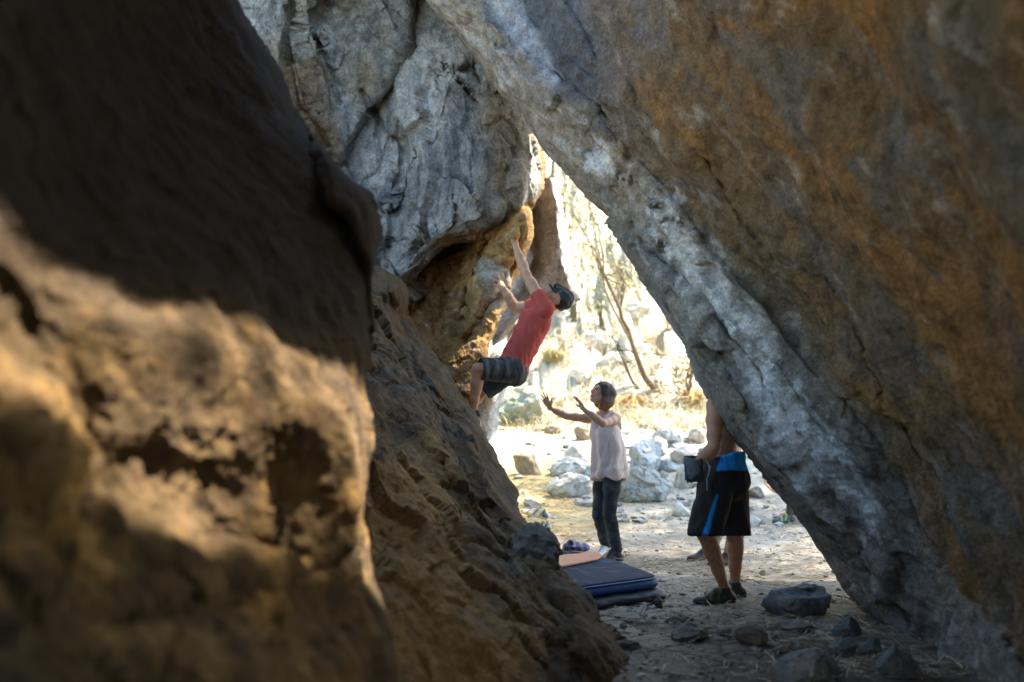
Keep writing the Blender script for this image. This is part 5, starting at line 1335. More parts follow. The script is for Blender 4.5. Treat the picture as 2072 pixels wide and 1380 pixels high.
# centre px, base row px, width px, height px, depth/width, seed, colour, rz, tilt, label
STONES = [
    (1154, 1010, 88, 44, 0.55, 2, LG, 0.15, (0, 0.05), 0.35, 'long smooth pale boulder lying low beside the jeans of the woman'),
    (1152, 970, 72, 38, 0.8, 3, LG, 0.4, (0, 0), 0.8, 'pale angular rock lying just above the long smooth one'),
    (1166, 944, 56, 40, 0.8, 4, LG, 1.4, (0, 0), 0.7, 'pale rounded rock at the edge of the yellow straw slope'),
    (1066, 964, 46, 62, 0.5, 5, BRN, 0.3, (0, 0.45), 0.95, 'brown slab tilted on edge in the straw near the sloping boulder'),
    (1308, 1020, 104, 66, 0.8, 6, (0.25, 0.265, 0.25), 0.2, (0, 0), 0.9, 'big lichen-spotted grey rock standing right behind the woman'),
    (1312, 962, 84, 60, 0.8, 7, BG, 0.8, (0.2, 0.35), 0.95, 'blue-grey layered rock leaning up the bank behind the spotted rock'),
    (1356, 906, 70, 34, 0.7, 9, LG, 0.4, (0, -0.15), 0.95, 'squared blue-grey block on the bright bank'),
    (1386, 990, 58, 48, 0.8, 10, (0.33, 0.33, 0.30), 1.0, (0, 0), 0.8, 'pale rock with a brown foot behind the chalk bag'),
    (1384, 942, 52, 30, 0.9, 11, (0.38, 0.34, 0.29), 0.1, (0, 0), 0.8, 'tan rock on the bank above the chalk bag'),
    (1380, 1048, 42, 34, 0.8, 12, (0.45, 0.45, 0.43), 0.7, (0, 0.2), 0.9, 'small white block on bare ground beside the board shorts'),
    (1180, 894, 44, 28, 0.6, 13, BRN, 0.2, (0, -0.5), 0.9, "tilted brown flake under the woman's outstretched arm"),
    (1052, 862, 118, 82, 0.8, 14, (0.20, 0.21, 0.17), 0.3, (0, 0.12), 0.85, 'large dark mossy rock below the hanging climber'),
    (992, 872, 36, 48, 0.8, 15, (0.26, 0.28, 0.22), 0.9, (0, 0), 0.8, 'small greenish rock against the foot of the streaked wall'),
    (1236, 750, 58, 66, 0.9, 16, (0.33, 0.30, 0.24), 0.5, (0, 0.3), 0.6, 'rounded boulder perched on the sunlit slope'),
    (1186, 968, 26, 22, 0.8, 17, BG, 0.2, (0, 0), 0.9, 'small blue-grey stone touching the hem of the tank top'),
    (1150, 986, 30, 14, 0.9, 18, LG, 0.5, (0, 0), 0.8, 'flat pale stone between two larger pale rocks'),
    (1284, 984, 52, 32, 0.8, 19, BG, 0.1, (0, 0), 0.9, 'dark blue-grey stone behind the hip of the woman'),
    (1258, 1016, 34, 38, 0.8, 20, (0.30, 0.26, 0.20), 0.6, (0, 0.3), 0.9, "tan stone showing beside the woman's thigh"),
    (1354, 958, 44, 26, 0.8, 22, BG, 0.3, (0, 0), 0.9, 'grey stone in the middle of the bank of rocks'),
    (1330, 924, 54, 30, 0.8, 23, LG, 0.9, (0, 0.2), 0.9, 'grey slabby stone high on the bank of rocks'),
    (1415, 900, 40, 30, 0.8, 24, TN, 0.3, (0, 0), 0.8, 'tan stone near the elbow of the shirtless man'),
    (1120, 882, 40, 16, 0.8, 25, BRN, 0.3, (0, 0), 0.8, 'low brown stone in the straw below the raised hands'),
    (1152, 914, 26, 12, 0.8, 26, DK, 0.3, (0, 0), 0.8, 'small dark stone in the yellow straw'),
    (1535, 1012, 36, 22, 0.8, 27, (0.16, 0.13, 0.11), 0.3, (0, 0), 0.8, 'dark brown stone beside the edge of the leaning boulder'),
    (1546, 1168, 18, 12, 0.8, 28, LG, 0.3, (0, 0.3), 0.9, 'pale chip of stone lying on the straw'),
    (1616, 1250, 148, 62, 0.75, 29, (0.15, 0.17, 0.175), 0.12, (0, 0.05), 0.93, 'flat-topped dark slab of rock on the floor beside the climbing shoes'),
    (1392, 1302, 88, 26, 0.8, 30, (0.17, 0.15, 0.12), 0.3, (0, 0.1), 0.85, 'low brown rock half buried near the strap'),
    (1522, 1310, 72, 44, 0.8, 31, (0.19, 0.16, 0.13), 0.7, (0, 0), 0.9, 'wedge-shaped brown rock in the dark front of the floor'),
    (1466, 1290, 30, 18, 0.8, 32, (0.24, 0.20, 0.16), 0.2, (0, 0), 0.9, 'little tan stone beside the wedge-shaped rock'),
    (1640, 1392, 130, 62, 0.8, 33, (0.15, 0.15, 0.14), 0.2, (0, 0), 0.8, 'big dark rock with pale flecks at the very front of the floor'),
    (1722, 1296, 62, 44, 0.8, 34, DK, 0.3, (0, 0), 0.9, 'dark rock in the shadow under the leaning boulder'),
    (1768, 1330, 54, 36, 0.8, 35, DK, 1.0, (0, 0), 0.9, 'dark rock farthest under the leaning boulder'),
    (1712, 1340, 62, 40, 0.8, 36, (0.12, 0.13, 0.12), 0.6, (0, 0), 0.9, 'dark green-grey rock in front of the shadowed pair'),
    (1590, 1325, 50, 16, 0.8, 37, (0.14, 0.12, 0.10), 0.3, (0, 0), 0.9, 'flat dark flake between the wedge and the big front rock'),
    (1270, 1318, 60, 16, 0.7, 38, (0.08, 0.075, 0.06), -0.2, (0, 0), 0.7, 'dark knobbly stone at the tip of the sloping boulder'),
    (1376, 1268, 56, 14, 0.8, 39, (0.10, 0.10, 0.085), 0.2, (0, 0), 0.7, 'dark crumbly clod on the cracked mud'),
    (1620, 1282, 80, 16, 0.8, 40, (0.13, 0.125, 0.11), 0.1, (0, 0), 0.85, 'thin dark stone lying in front of the flat-topped slab'),
    (1820, 1378, 90, 60, 0.8, 41, (0.11, 0.12, 0.12), 0.1, (0, 0), 0.85, 'large shadowed rock in the bottom right corner of the floor'),
]
for (px, by, wpx, hpx, dr, sd, colr, rz, tl, ang, lab) in STONES:
    p = ground_hit(px, by - 3)
    k = p[1] / FPX
    wd, ht = wpx * k * 1.04, hpx * k * 1.3
    o = stone('stone', (p[0], p[1] + 0.3 * wd * dr, float(ground_z(p[0], p[1] + 0.3 * wd * dr))), (wd, wd * dr, ht), sd, colr, rz, tl, ang, small=wpx < 60,
              col2=DARK * 1.4 if sd == 6 else ((0.10, 0.13, 0.05) if sd == 14 else None))
    tag(o, lab, 'rock', GS)
HILL = [(1200, 705, 60, 30, 'cream boulder high on the slope left of the perched rounded boulder'), (1290, 650, 70, 34, 'pale ledge-like rock high on the slope behind the leaning tree'), (1345, 745, 46, 24, 'cream rock on the slope right of the leaning tree'),
        (1170, 765, 56, 26, "pale rock on the slope above the woman's raised hands"), (1300, 715, 44, 24, 'cream rock between the crossing twigs and the leaning tree'), (1150, 655, 60, 40, 'pale broken rock just under the streaked wall tip'), (1385, 775, 40, 22, 'cream rock beside the bent sapling')]
for i, (px, by, wpx, hpx, lab) in enumerate(HILL):
    p = ground_hit(px, by); k = p[1] / FPX
    tag(stone('stone', (p[0], p[1] + 0.2, p[2] - 0.05), (wpx * k, wpx * k * 0.8, hpx * k * 1.6), 60 + i, (0.42, 0.38, 0.31), 0.5 * i, (0.1, 0.2), 0.95), lab, 'rock', 'rocks on the sunlit slope')
# the rounded knob of rock at the foot of the sloping boulder
kb = stone('knob_rock', P(1078, 1118, 6.0) - V3(0, 0, 0.1), (0.30, 0.45, 0.36), 77, (0.13, 0.125, 0.115), 0.4, (0, 0.3), 0.5)
tag(kb, 'rounded dark knob of rock on the edge of the sloping boulder beside the crash pad', 'rock')

# pebbles and chips nobody would count
def scatter(name, n, pick, size, colf, seed, mat):
    r = np.random.RandomState(seed); v, fc = icosphere(1); fc = np.array(fc)
    VV, FF, CC = [], [], []
    for i in range(n):
        x, y = pick(r); s = size(r, y)
        q = v * (1 + 0.35 * r.normal(size=(len(v), 1))).clip(0.5, 1.5) * np.array([s, s * r.uniform(0.5, 1), s * r.uniform(0.3, 0.7)])
        a = r.uniform(0, 6.3); c, sn = math.cos(a), math.sin(a)
        q = np.stack([q[:, 0] * c - q[:, 1] * sn, q[:, 0] * sn + q[:, 1] * c, q[:, 2]], 1)
        VV.append(q + (x, y, float(ground_z(x, y)) + 0.1 * s)); FF.append(fc + len(v) * i); CC.append(np.tile(colf(r), (len(v), 1)))
    return mesh_obj(name, np.concatenate(VV), np.concatenate(FF), mat, None, np.concatenate(CC), origin=(1, 8, 0), smooth=False)
def pick_floor(r):
    y = 4.2 + 10 * r.uniform() ** 1.4
    return r.uniform(0.05, 0.62) * y * 0.62 - 0.3, y
def pick_bank(r):
    y = r.uniform(11.2, 17.5); return 0.17 * y + 0.09 * y * r.normal(), y
rub = scatter('rubble', 420, pick_bank, lambda r, y: 0.03 + 0.10 * r.uniform() ** 2.5, lambda r: np.array([0.30, 0.30, 0.28]) * r.uniform(0.4, 1.3), 15, M_STONE)
tag(rub, 'small broken stones between the rocks of the bank', kind='stuff')
pb = scatter('pebbles', 2600, pick_floor, lambda r, y: 0.006 + 0.022 * r.uniform() ** 3, lambda r: np.array([0.30, 0.27, 0.22]) * r.uniform(0.4, 1.6), 5, M_STONE)
tag(pb, 'loose chips and pebbles over the floor', kind='stuff')

# dry needles and straw lying on the floor, dry grass on the slope
def blades(name, n, pick, length, width, colf, seed, mat, rise, curl=0.5, label=None):
    r = np.random.RandomState(seed)
    XY = np.array([pick(r) for _ in range(n)])
    z0 = ground_z(XY[:, 0], XY[:, 1])
    Ln = length(r, n, XY); a = r.uniform(0, 2 * math.pi, n); b = a + r.normal(0, curl, n)
    d1 = np.stack([np.cos(a), np.sin(a), rise(r, n)], 1); d2 = np.stack([np.cos(b), np.sin(b), rise(r, n) * 0.3], 1)
    p0 = np.stack([XY[:, 0], XY[:, 1], z0 + 0.004 + 0.012 * r.uniform(size=n)], 1)
    p1 = p0 + d1 * Ln[:, None] * 0.5; p2 = p1 + d2 * Ln[:, None] * 0.5
    wv = np.stack([-np.sin(a), np.cos(a), 0.4 * r.normal(size=n)], 1) * (width(r, n, XY) / 2)[:, None]
    V = np.stack([p0 - wv, p0 + wv, p1 + wv, p1 - wv, p2 + wv * 0.3, p2 - wv * 0.3], 1).reshape(-1, 3)
    i = np.arange(n)[:, None] * 6
    F = np.concatenate([i + [0, 1, 2, 3], i + [3, 2, 4, 5]], 1).reshape(-1, 4)
    C = np.repeat(colf(r, n, XY), 6, 0)
    o = mesh_obj(name, V, F, mat, None, np.clip(C, 0.01, 0.8), origin=(1, 10, 0), smooth=False)
    return tag(o, label, kind='stuff')
M_STRAW = mat_attr('dry straw', rough=0.8, spec=0.15, scale=20, fine=80, var=0.25, bump=0.0)
def pick_straw(r):
    while True:
        y = 4.6 + 9.8 * r.uniform() ** 1.1
        x = r.uniform(-0.05, 0.50) * y
        if y > 10 and r.uniform() < 0.3: x = r.uniform(-0.6, 1.2)
        if y < 6.9 and x < 1.05 + 0.25 * math.sin(y * 5): 
            if r.uniform() < 0.93: continue
        if math.sin(x * 5.1 + 1.7 * math.sin(y * 2.3)) + math.sin(y * 4.7 + 2 * math.sin(x * 3.1)) + r.normal(0, 0.8) > -0.5: return x, y
def straw_col(r, n, XY):
    base = np.array([0.44, 0.37, 0.25]) * r.choice([0.3, 0.7, 1.0, 1.4], (n, 1)) * r.uniform(0.8, 1.2, (n, 1))
    yel = (XY[:, 1] > 9.8) & (XY[:, 0] < 1.1)
    base[yel] *= (0.95, 0.85, 0.55)
    return base
blades('dry_needles', 16000, pick_straw, lambda r, n, q: r.uniform(0.06, 0.20, n), lambda r, n, q: r.uniform(0.0028, 0.0055, n), straw_col, 3, M_STRAW, lambda r, n: r.uniform(0.0, 0.35, n), 0.8, 'dry pine needles and straw strewn over the floor')
def pick_hill(r):
    y = 17.0 + 19 * r.uniform() ** 1.1
    x = r.uniform(-0.02, 0.30) * y
    return x + 0.25 * r.normal(), y
_HC = np.random.RandomState(9); _hc = np.array([pick_hill(_HC) for _ in range(2200)])
def pick_tuft(r):
    c = _hc[r.randint(len(_hc))]; return c[0] + 0.10 * r.normal(), c[1] + 0.10 * r.normal()
def hill_col(r, n, XY):
    k = np.sin(XY[:, 0] * 3.3 + XY[:, 1] * 1.9) * 0.5 + r.normal(0, 0.5, n)
    c = np.tile(np.array([0.46, 0.40, 0.27]), (n, 1)) * r.uniform(0.5, 1.3, (n, 1))
    return mixc(c, [0.17, 0.16, 0.075], sst(0.1, 0.9, k) * 0.9)
blades('dry_grass', 26000, pick_tuft, lambda r, n, q: r.uniform(0.08, 0.34, n) * (0.7 + 0.02 * q[:, 1]), lambda r, n, q: r.uniform(0.006, 0.016, n), hill_col, 4, M_STRAW, lambda r, n: r.uniform(0.2, 1.6, n), 0.5, 'dry grass covering the sunlit slope')

# ================================================================== CRASH PAD and what lies on it
def plane_hit(px, py, z):
    d = (CAMH - z) * FPX / (py - 888.0)
    for _ in range(6):
        w = P(px, py, d); d = d * (CAMH - z) / (CAMH - w[2])
    return P(px, py, d)
def prism(name, poly, z0, z1, mat, col, parent=None, rnd=0.02, n=160, amp=0.006, freq=9, seed=0, domed=0.0, corner=0.05, origin=None, bulge=0.012, folds=0.0, scuff=0.0):
    poly = np.asarray(poly, float)
    for _ in range(3):                                   # round the corners
        a = np.roll(poly, -1, 0); L = np.linalg.norm(a - poly, axis=1)[:, None]; t = np.minimum(corner / L, 0.25)
        poly = np.stack([poly + (a - poly) * t, a - (a - poly) * t], 1).reshape(-1, 2)
    cl = np.concatenate([poly, poly[:1]]); s = np.concatenate([[0], np.cumsum(np.hypot(*np.diff(cl, axis=0).T))])
    t = np.linspace(0, s[-1], n, endpoint=False); ring = np.stack([np.interp(t, s, cl[:, 0]), np.interp(t, s, cl[:, 1])], 1)
    ctr = ring.mean(0); V = []
    out = np.roll(ring, -1, 0) - np.roll(ring, 1, 0); out = np.stack([out[:, 1], -out[:, 0]], 1); out /= np.linalg.norm(out, axis=1)[:, None] + 1e-9
    if ((ring - ctr) * out).sum() < 0: out = -out
    H = z1 - z0
    rows = [(ring - out * rnd, 0)] + [(ring + out * (bulge * math.sin(math.pi * k / 8) - rnd * (1 - math.sqrt(max(0, 1 - abs(2 * k / 8 - 1) ** 6)))), k / 8) for k in range(9)]
    for k in range(1, 12): rows.append((ctr + (ring - out * rnd - ctr) * (1 - k / 12.0), 1 + domed * (1 - (1 - k / 12.0) ** 2)))
    for p, z in rows: V.append(np.concatenate([p, np.full((n, 1), z0 + H * z)], 1))
    V = np.concatenate(V); R_ = len(rows)
    V[n:] += fbm(V[n:] * freq + seed, 3)[:, None] * amp * np.array([1, 1, 1])
    if folds:
        ang = np.tile(np.arange(n) / n * 2 * math.pi, R_); zz = (V[:, 2] - z0) / H
        o3 = np.concatenate([np.tile(out, (R_, 1)), np.zeros((n * R_, 1))], 1)
        sel = np.exp(-((zz - 0.5) / 0.5) ** 2)
        V += o3 * (folds * sel * fbm(np.stack([ang * 9, zz * 4, 0 * zz], 1) + seed, 4, 0.6, ridged=True))[:, None]
    V[:, 2] = np.maximum(V[:, 2], z0)
    F = []
    for r_ in range(R_ - 1):
        for i in range(n):
            j = (i + 1) % n; F.append((r_ * n + i, r_ * n + j, (r_ + 1) * n + j, (r_ + 1) * n + i))
    F.append(tuple(range(n))[::-1]); F.append(tuple(range((R_ - 1) * n, R_ * n)))
    c = np.tile(np.array(col, float), (len(V), 1)); c *= (1 + 0.25 * fbm(V * 12 + seed, 4))[:, None]
    if scuff: c = mixc(c, [0.30, 0.29, 0.27], sst(0.12, 0.5, fbm(V * (7, 7, 7) + 3, 5, 0.65)) * scuff)
    o = mesh_obj(name, V, F, mat, parent, c, origin)
    fix_normals(o.data)
    return o
M_NYLON = mat_attr('nylon cover', rough=0.55, spec=0.35, scale=30, fine=300, var=0.18, bump=0.4, bdist=0.003)
PAD = [(0.02, 6.03), (0.99, 6.84), (0.81, 7.68), (0.44, 8.55), (-0.15, 8.30)]
base_ctr = (0.5, 7.2)
def grow(poly, g): 
    c = np.mean(poly, 0); return [(c[0] + (x - c[0]) * (1 + g), c[1] + (y - c[1]) * (1 + g)) for x, y in poly]
lp = prism('folded_pad', grow(PAD, 0.03), 0.002, 0.076, M_NYLON, (0.05, 0.068, 0.085), amp=0.014, freq=6, seed=4, folds=0.06, bulge=0.02)
tag(lp, 'crumpled dark grey padded cover lying flat under the blue crash pad', 'crash pad')
strap = Field((0.6, 5.9, -0.02), (1.2, 7.1, 0.2), 0.005)
sp = [plane_hit(1326, 1216, 0.05), plane_hit(1318, 1222, 0.03), plane_hit(1306, 1226, 0.02), plane_hit(1302, 1236, 0.014), plane_hit(1298, 1245, 0.012)]
strap.path(sp, [0.014, 0.014, 0.013, 0.013, 0.017], 0.004, flat=UPZ, ratio=0.45)
V, F = strap.mesh(); s1 = mesh_obj('strap', V, F, M_NYLON, lp, np.tile(np.array([0.02, 0.025, 0.028]), (len(V), 1)))
strap = Field((0.6, 5.9, -0.02), (1.3, 7.1, 0.2), 0.005)
b0 = plane_hit(1331, 1219, 0.04)
strap.ell(b0, (0.028, 0.03, 0.03), None, 0.005); strap.cap(b0 + V3(0.02, 0, -0.03), b0 + V3(0.0, 0, 0.03), 0.012, None, 0.01)
V, F = strap.mesh(); mesh_obj('buckle', V, F, M_NYLON, s1, np.tile(np.array([0.06, 0.065, 0.07]), (len(V), 1)))
cpad = prism('crash_pad', PAD, 0.078, 0.150, M_NYLON, (0.02, 0.10, 0.34), amp=0.004, freq=5, seed=8, folds=0.006, bulge=0.018)
tag(cpad, 'blue-sided crash pad with a worn black top spread beside the sloping boulder', 'crash pad')
prism('top_panel', grow(PAD, -0.012), 0.1495, 0.1600, M_CLOTH, (0.034, 0.058, 0.095), cpad, amp=0.003, freq=4, seed=2, bulge=0.003, rnd=0.006, corner=0.05, scuff=0.5)
prism('piping', grow(PAD, 0.012), 0.143, 0.1505, M_NYLON, (0.02, 0.09, 0.26), cpad, amp=0.002, freq=5, seed=8, bulge=0.004, rnd=0.004)
sv = [plane_hit(x, y, 0.17)[:2] for x, y in ((1090, 1130), (1204, 1119), (1218, 1126), (1208, 1133), (1130, 1149), (1085, 1150))]
fs_ = prism('foam_strip', sv, 0.165, 0.182, M_RUBBER, (0.62, 0.26, 0.16), amp=0.002, rnd=0.004, corner=0.02, bulge=0.002)
tag(fs_, 'flat salmon-orange foam strip lying across the black pad top', 'strip')
sl_ = [plane_hit(x, y, 0.186)[:2] for x, y in ((1108, 1131), (1128, 1129), (1129, 1131.5), (1108, 1133))]
prism('slot', sl_, 0.1824, 0.1840, M_RUBBER, (0.05, 0.03, 0.03), fs_, amp=0, rnd=0.001, corner=0.005, bulge=0)

# ================================================================== SHOES lying about
def loose_shoe(loc, yaw, pitch, roll, upper, sole, label, stripe=None, s=1.0, heel=None):
    an = V3(0, 0, 0.095); toe = V3(0.19, 0, 0.0)
    f = Field((-0.12, -0.09, -0.03), (0.27, 0.09, 0.17), 0.0045)
    foot_shape(f, an, toe, UPZ, 1.0, 0.018, 1.12)
    f.ell(V3(-0.005, 0, 0.12), (0.042, 0.030, 0.065), None, 0.01, sub=True)
    f.cut(V3(0, 0, 0.10), V3(0.25, 0, 1)); f.cut(V3(0, 0, 0.012), -UPZ)
    V, F = f.mesh(); V = relax(V, F, 1)
    f2 = Field((-0.12, -0.09, -0.03), (0.27, 0.09, 0.17), 0.0045)
    foot_shape(f2, an, toe, UPZ, 1.0, 0.018, 1.20); f2.cut(V3(0, 0, 0.022), UPZ); f2.cut(V3(0, 0, 0.0), -UPZ)
    V2, F2 = f2.mesh(); V2 = relax(V2, F2, 1)
    M = (Matrix.Rotation(yaw, 3, 'Z') @ Matrix.Rotation(pitch, 3, 'Y') @ Matrix.Rotation(roll, 3, 'X'))
    M = np.array(M) * s
    c = np.tile(np.array(upper, float), (len(V), 1))
    if stripe is not None:
        c = mixc(c, stripe, sst(0.2, 0.5, np.sin((V[:, 0] + 0.5 * V[:, 2]) * 95) + 0.6 * fbm(V * 40, 2)) * 0.7 * sst(0.015, 0.03, np.abs(V[:, 1]) + 0.3 * V[:, 2]))
    if heel is not None: c = mixc(c, heel, sst(-0.01, -0.025, V[:, 0]))
    A = V @ M.T; B = V2 @ M.T
    zmin = min(A[:, 2].min(), B[:, 2].min())
    off = np.asarray(loc) - V3(0, 0, zmin)
    o = mesh_obj('shoe', A + off, F, M_RUBBER, None, c, origin=loc)
    mesh_obj('sole', B + off, F2, M_RUBBER, o, np.tile(np.array(sole, float), (len(V2), 1)))
    return tag(o, label, 'shoe')
g0 = ground_hit(1104, 1074); g1_ = ground_hit(1082, 1052)
loose_shoe(g0, 2.2, 0, 0, (0.05, 0.10, 0.13), (0.42, 0.40, 0.34), 'dark blue trainer with a striped pale sole standing beside the sloping boulder', (0.55, 0.55, 0.5), 1.0)
loose_shoe(g0 + V3(-0.06, 0.05, 0.11), 3.0, -0.25, 0.1, (0.60, 0.58, 0.53), (0.50, 0.40, 0.12), 'white striped trainer with a dark heel resting on the dark blue trainer', (0.03, 0.03, 0.03), 1.05, (0.03, 0.06, 0.07))
ps = plane_hit(1152, 1116, 0.162)
loose_shoe(V3(ps[0], ps[1], 0.162), 0.15, 0, 0.9, (0.15, 0.14, 0.33), (0.03, 0.035, 0.05), 'purple and white climbing shoe lying on the back of the crash pad', (0.5, 0.5, 0.52), 0.78)
pk = ground_hit(1586, 1050)
loose_shoe(pk, 2.6, 0, 0.3, (0.62, 0.38, 0.46), (0.40, 0.30, 0.34), 'pale pink shoe beside the foot of the seated person', None, 0.6)

# ================================================================== TREES AND BUSHES
M_LEAF = mat_attr('leaves', rough=0.6, spec=0.25, scale=10, fine=60, var=0.25, bump=0)
M_BARK = mat_attr('bark', rough=0.9, spec=0.15, scale=14, fine=70, var=0.35, bump=0.8, bdist=0.01, stretch=(1, 1, 0.3))
def tube(pts, rs, n=8, seed=0):
    pts = np.asarray(pts, float); VV = []
    for i, p in enumerate(pts):
        t = unit(pts[min(i + 1, len(pts) - 1)] - pts[max(i - 1, 0)])
        a = unit(np.cross(t, (0.3, 1, 0.2))); b = np.cross(t, a)
        th = np.linspace(0, 2 * math.pi, n, endpoint=False)
        VV.append(p + rs[i] * (np.cos(th)[:, None] * a + np.sin(th)[:, None] * b) * (1 + 0.12 * pn(np.stack([np.cos(th) * 2 + i, np.sin(th) * 2, 0 * th + seed], 1)))[:, None])
    F = [(i * n + k, i * n + (k + 1) % n, (i + 1) * n + (k + 1) % n, (i + 1) * n + k) for i in range(len(pts) - 1) for k in range(n)]
    F += [tuple(range(n))[::-1], tuple(range((len(pts) - 1) * n, len(pts) * n))]
    return np.concatenate(VV), F
def wander(a, b, n, amp, r):
    t = np.linspace(0, 1, n)[:, None]
    return a + (b - a) * t + np.concatenate([np.zeros((1, 3)), np.cumsum(r.normal(0, amp / math.sqrt(n), (n - 1, 3)), 0)]) * np.minimum(1, 3 * (1 - t) + 0.35)
def tree(label, base, tip, r0, crowns, leaf, nleaf, seed, col=(0.09, 0.11, 0.04), bark=(0.16, 0.12, 0.08), nlimb=6, cat='tree', group=None, name='tree', bare=0):
    r = np.random.RandomState(seed)
    base, tip = np.asarray(base, float), np.asarray(tip, float)
    e = empty(name, base); tag(e, label, cat, group)
    tr = wander(base - V3(0, 0, 0.25), tip, 12, 0.06 * np.linalg.norm(tip - base), r)
    VV, FF, k = [], [], 0
    def add(pts, rs, n):
        nonlocal k
        v, f = tube(pts, rs, n, seed); VV.append(v); FF.extend([tuple(i + k for i in q) for q in f]); k += len(v)
    add(tr, np.linspace(r0, r0 * 0.35, 12), 9)
    targets = [np.asarray(c[:3], float) for c in crowns]
    for i in range(nlimb):
        s = tr[r.randint(4, 11)]
        tgt = targets[i % len(targets)] + r.normal(0, 0.25, 3) * (crowns[i % len(crowns)][3] if crowns else 1) if targets else s + r.normal(0, 1, 3) * 0.25 * np.linalg.norm(tip - base)
        lb_ = wander(s, tgt, 8, 0.10 * np.linalg.norm(tgt - s), r); add(lb_, np.linspace(r0 * 0.4, r0 * 0.08, 8), 6)
        for _ in range(3 + bare):
            s2 = lb_[r.randint(3, 8)]; add(wander(s2, s2 + r.normal(0, 0.35, 3) * (crowns[i % len(crowns)][3] if crowns else 0.8), 5, 0.08, r), np.linspace(r0 * 0.14, r0 * 0.04, 5), 5)
    V = np.concatenate(VV)
    mesh_obj('trunk', V, FF, M_BARK, e, np.tile(np.array(bark), (len(V), 1)))
    if nleaf:
        cw = np.array([c[3] ** 2 for c in crowns]); cw = cw / cw.sum()
        ci = r.choice(len(crowns), nleaf, p=cw); C0 = np.array([c[:3] for c in crowns])[ci]; R0 = np.array([c[3] for c in crowns])[ci]
        cl = r.normal(size=(60 * len(crowns), 3)); cl /= np.linalg.norm(cl, axis=1)[:, None]; cl *= r.uniform(0.3, 1, (len(cl), 1)) ** 0.5
        pick = r.randint(len(cl), size=nleaf)
        ctr = C0 + (cl[pick] + r.normal(0, 0.13, (nleaf, 3))) * R0[:, None] * (1, 1, 0.75)
        a = r.normal(size=(nleaf, 3)); a /= np.linalg.norm(a, axis=1)[:, None]; b = np.cross(a, r.normal(size=(nleaf, 3))); b /= np.linalg.norm(b, axis=1)[:, None]
        sz = leaf * r.uniform(0.6, 1.3, (nleaf, 1)); a *= sz; b *= sz * 0.42
        V = np.stack([ctr - a, ctr + b, ctr + a, ctr - b], 1).reshape(-1, 3)
        F = np.arange(nleaf * 4).reshape(-1, 4)
        cc = np.repeat(np.array(col) * (0.55 + 0.9 * r.uniform(size=(nleaf, 1))) * (1 + 0.35 * np.sin(pick * 1.7))[:, None], 4, 0)
        mesh_obj('crown', V, F, M_LEAF, e, np.clip(cc, 0.01, 0.6), smooth=False)
    return e
GT = 'small trees on the sunlit slope'
def on_hill(px, py, dd=0): return ground_hit(px, py)
b0 = on_hill(1328, 796); k = b0[1] / FPX
t0_ = P(1205, 500, b0[1] + 0.5)
tree('leaning bare-stemmed tree in front of the slope with thin olive foliage above', b0, t0_, 0.07, [(*P(1190, 470, b0[1] + 1), 0.9), (*P(1165, 380, b0[1] + 1), 0.8), (*P(1240, 560, b0[1] + 1), 0.6)], 0.05, 420, 3, (0.26, 0.25, 0.12), (0.12, 0.085, 0.05), 7, group=GT)
b1 = on_hill(1160, 640)
tree('slender upright tree beside the sunlit edge of the streaked wall', b1, P(1132, 300, b1[1]), 0.09, [(*P(1150, 420, b1[1]), 0.9), (*P(1160, 520, b1[1]), 0.8), (*P(1140, 330, b1[1]), 0.7)], 0.06, 520, 5, (0.28, 0.28, 0.12), (0.10, 0.085, 0.05), 6, group=GT)
b2 = on_hill(1220, 662)
tree('short broken stump-like stem standing on the slope', b2, P(1208, 612, b2[1]), 0.09, [(*P(1212, 625, b2[1]), 0.3)], 0.05, 60, 7, (0.2, 0.2, 0.08), (0.09, 0.07, 0.045), 2, group=GT)
b3 = on_hill(1300, 780)
tree('leafless shrub of crossing dark twigs below the leaning tree', b3, P(1238, 676, b3[1]), 0.035, [(*P(1255, 710, b3[1] - 0.3), 0.9), (*P(1300, 740, b3[1]), 0.8), (*P(1345, 720, b3[1]), 0.8)], 0.05, 0, 9, bark=(0.07, 0.055, 0.035), nlimb=9, cat='shrub', name='shrub', bare=2)
b4 = on_hill(1380, 812)
tree('thin bent sapling close to the edge of the leaning boulder', b4, P(1402, 745, b4[1]), 0.06, [(*P(1400, 740, b4[1]), 0.4), (*P(1370, 770, b4[1]), 0.4)], 0.05, 200, 10, (0.2, 0.15, 0.06), (0.15, 0.10, 0.06), 5, group=GT)
b5 = on_hill(1260, 600)
tree('pale bushy tree high on the slope', b5, P(1255, 520, b5[1]), 0.08, [(*P(1250, 540, b5[1]), 1.0), (*P(1215, 560, b5[1]), 0.9), (*P(1285, 600, b5[1]), 0.8)], 0.06, 600, 12, (0.30, 0.29, 0.14), (0.12, 0.10, 0.07), 6, group=GT)
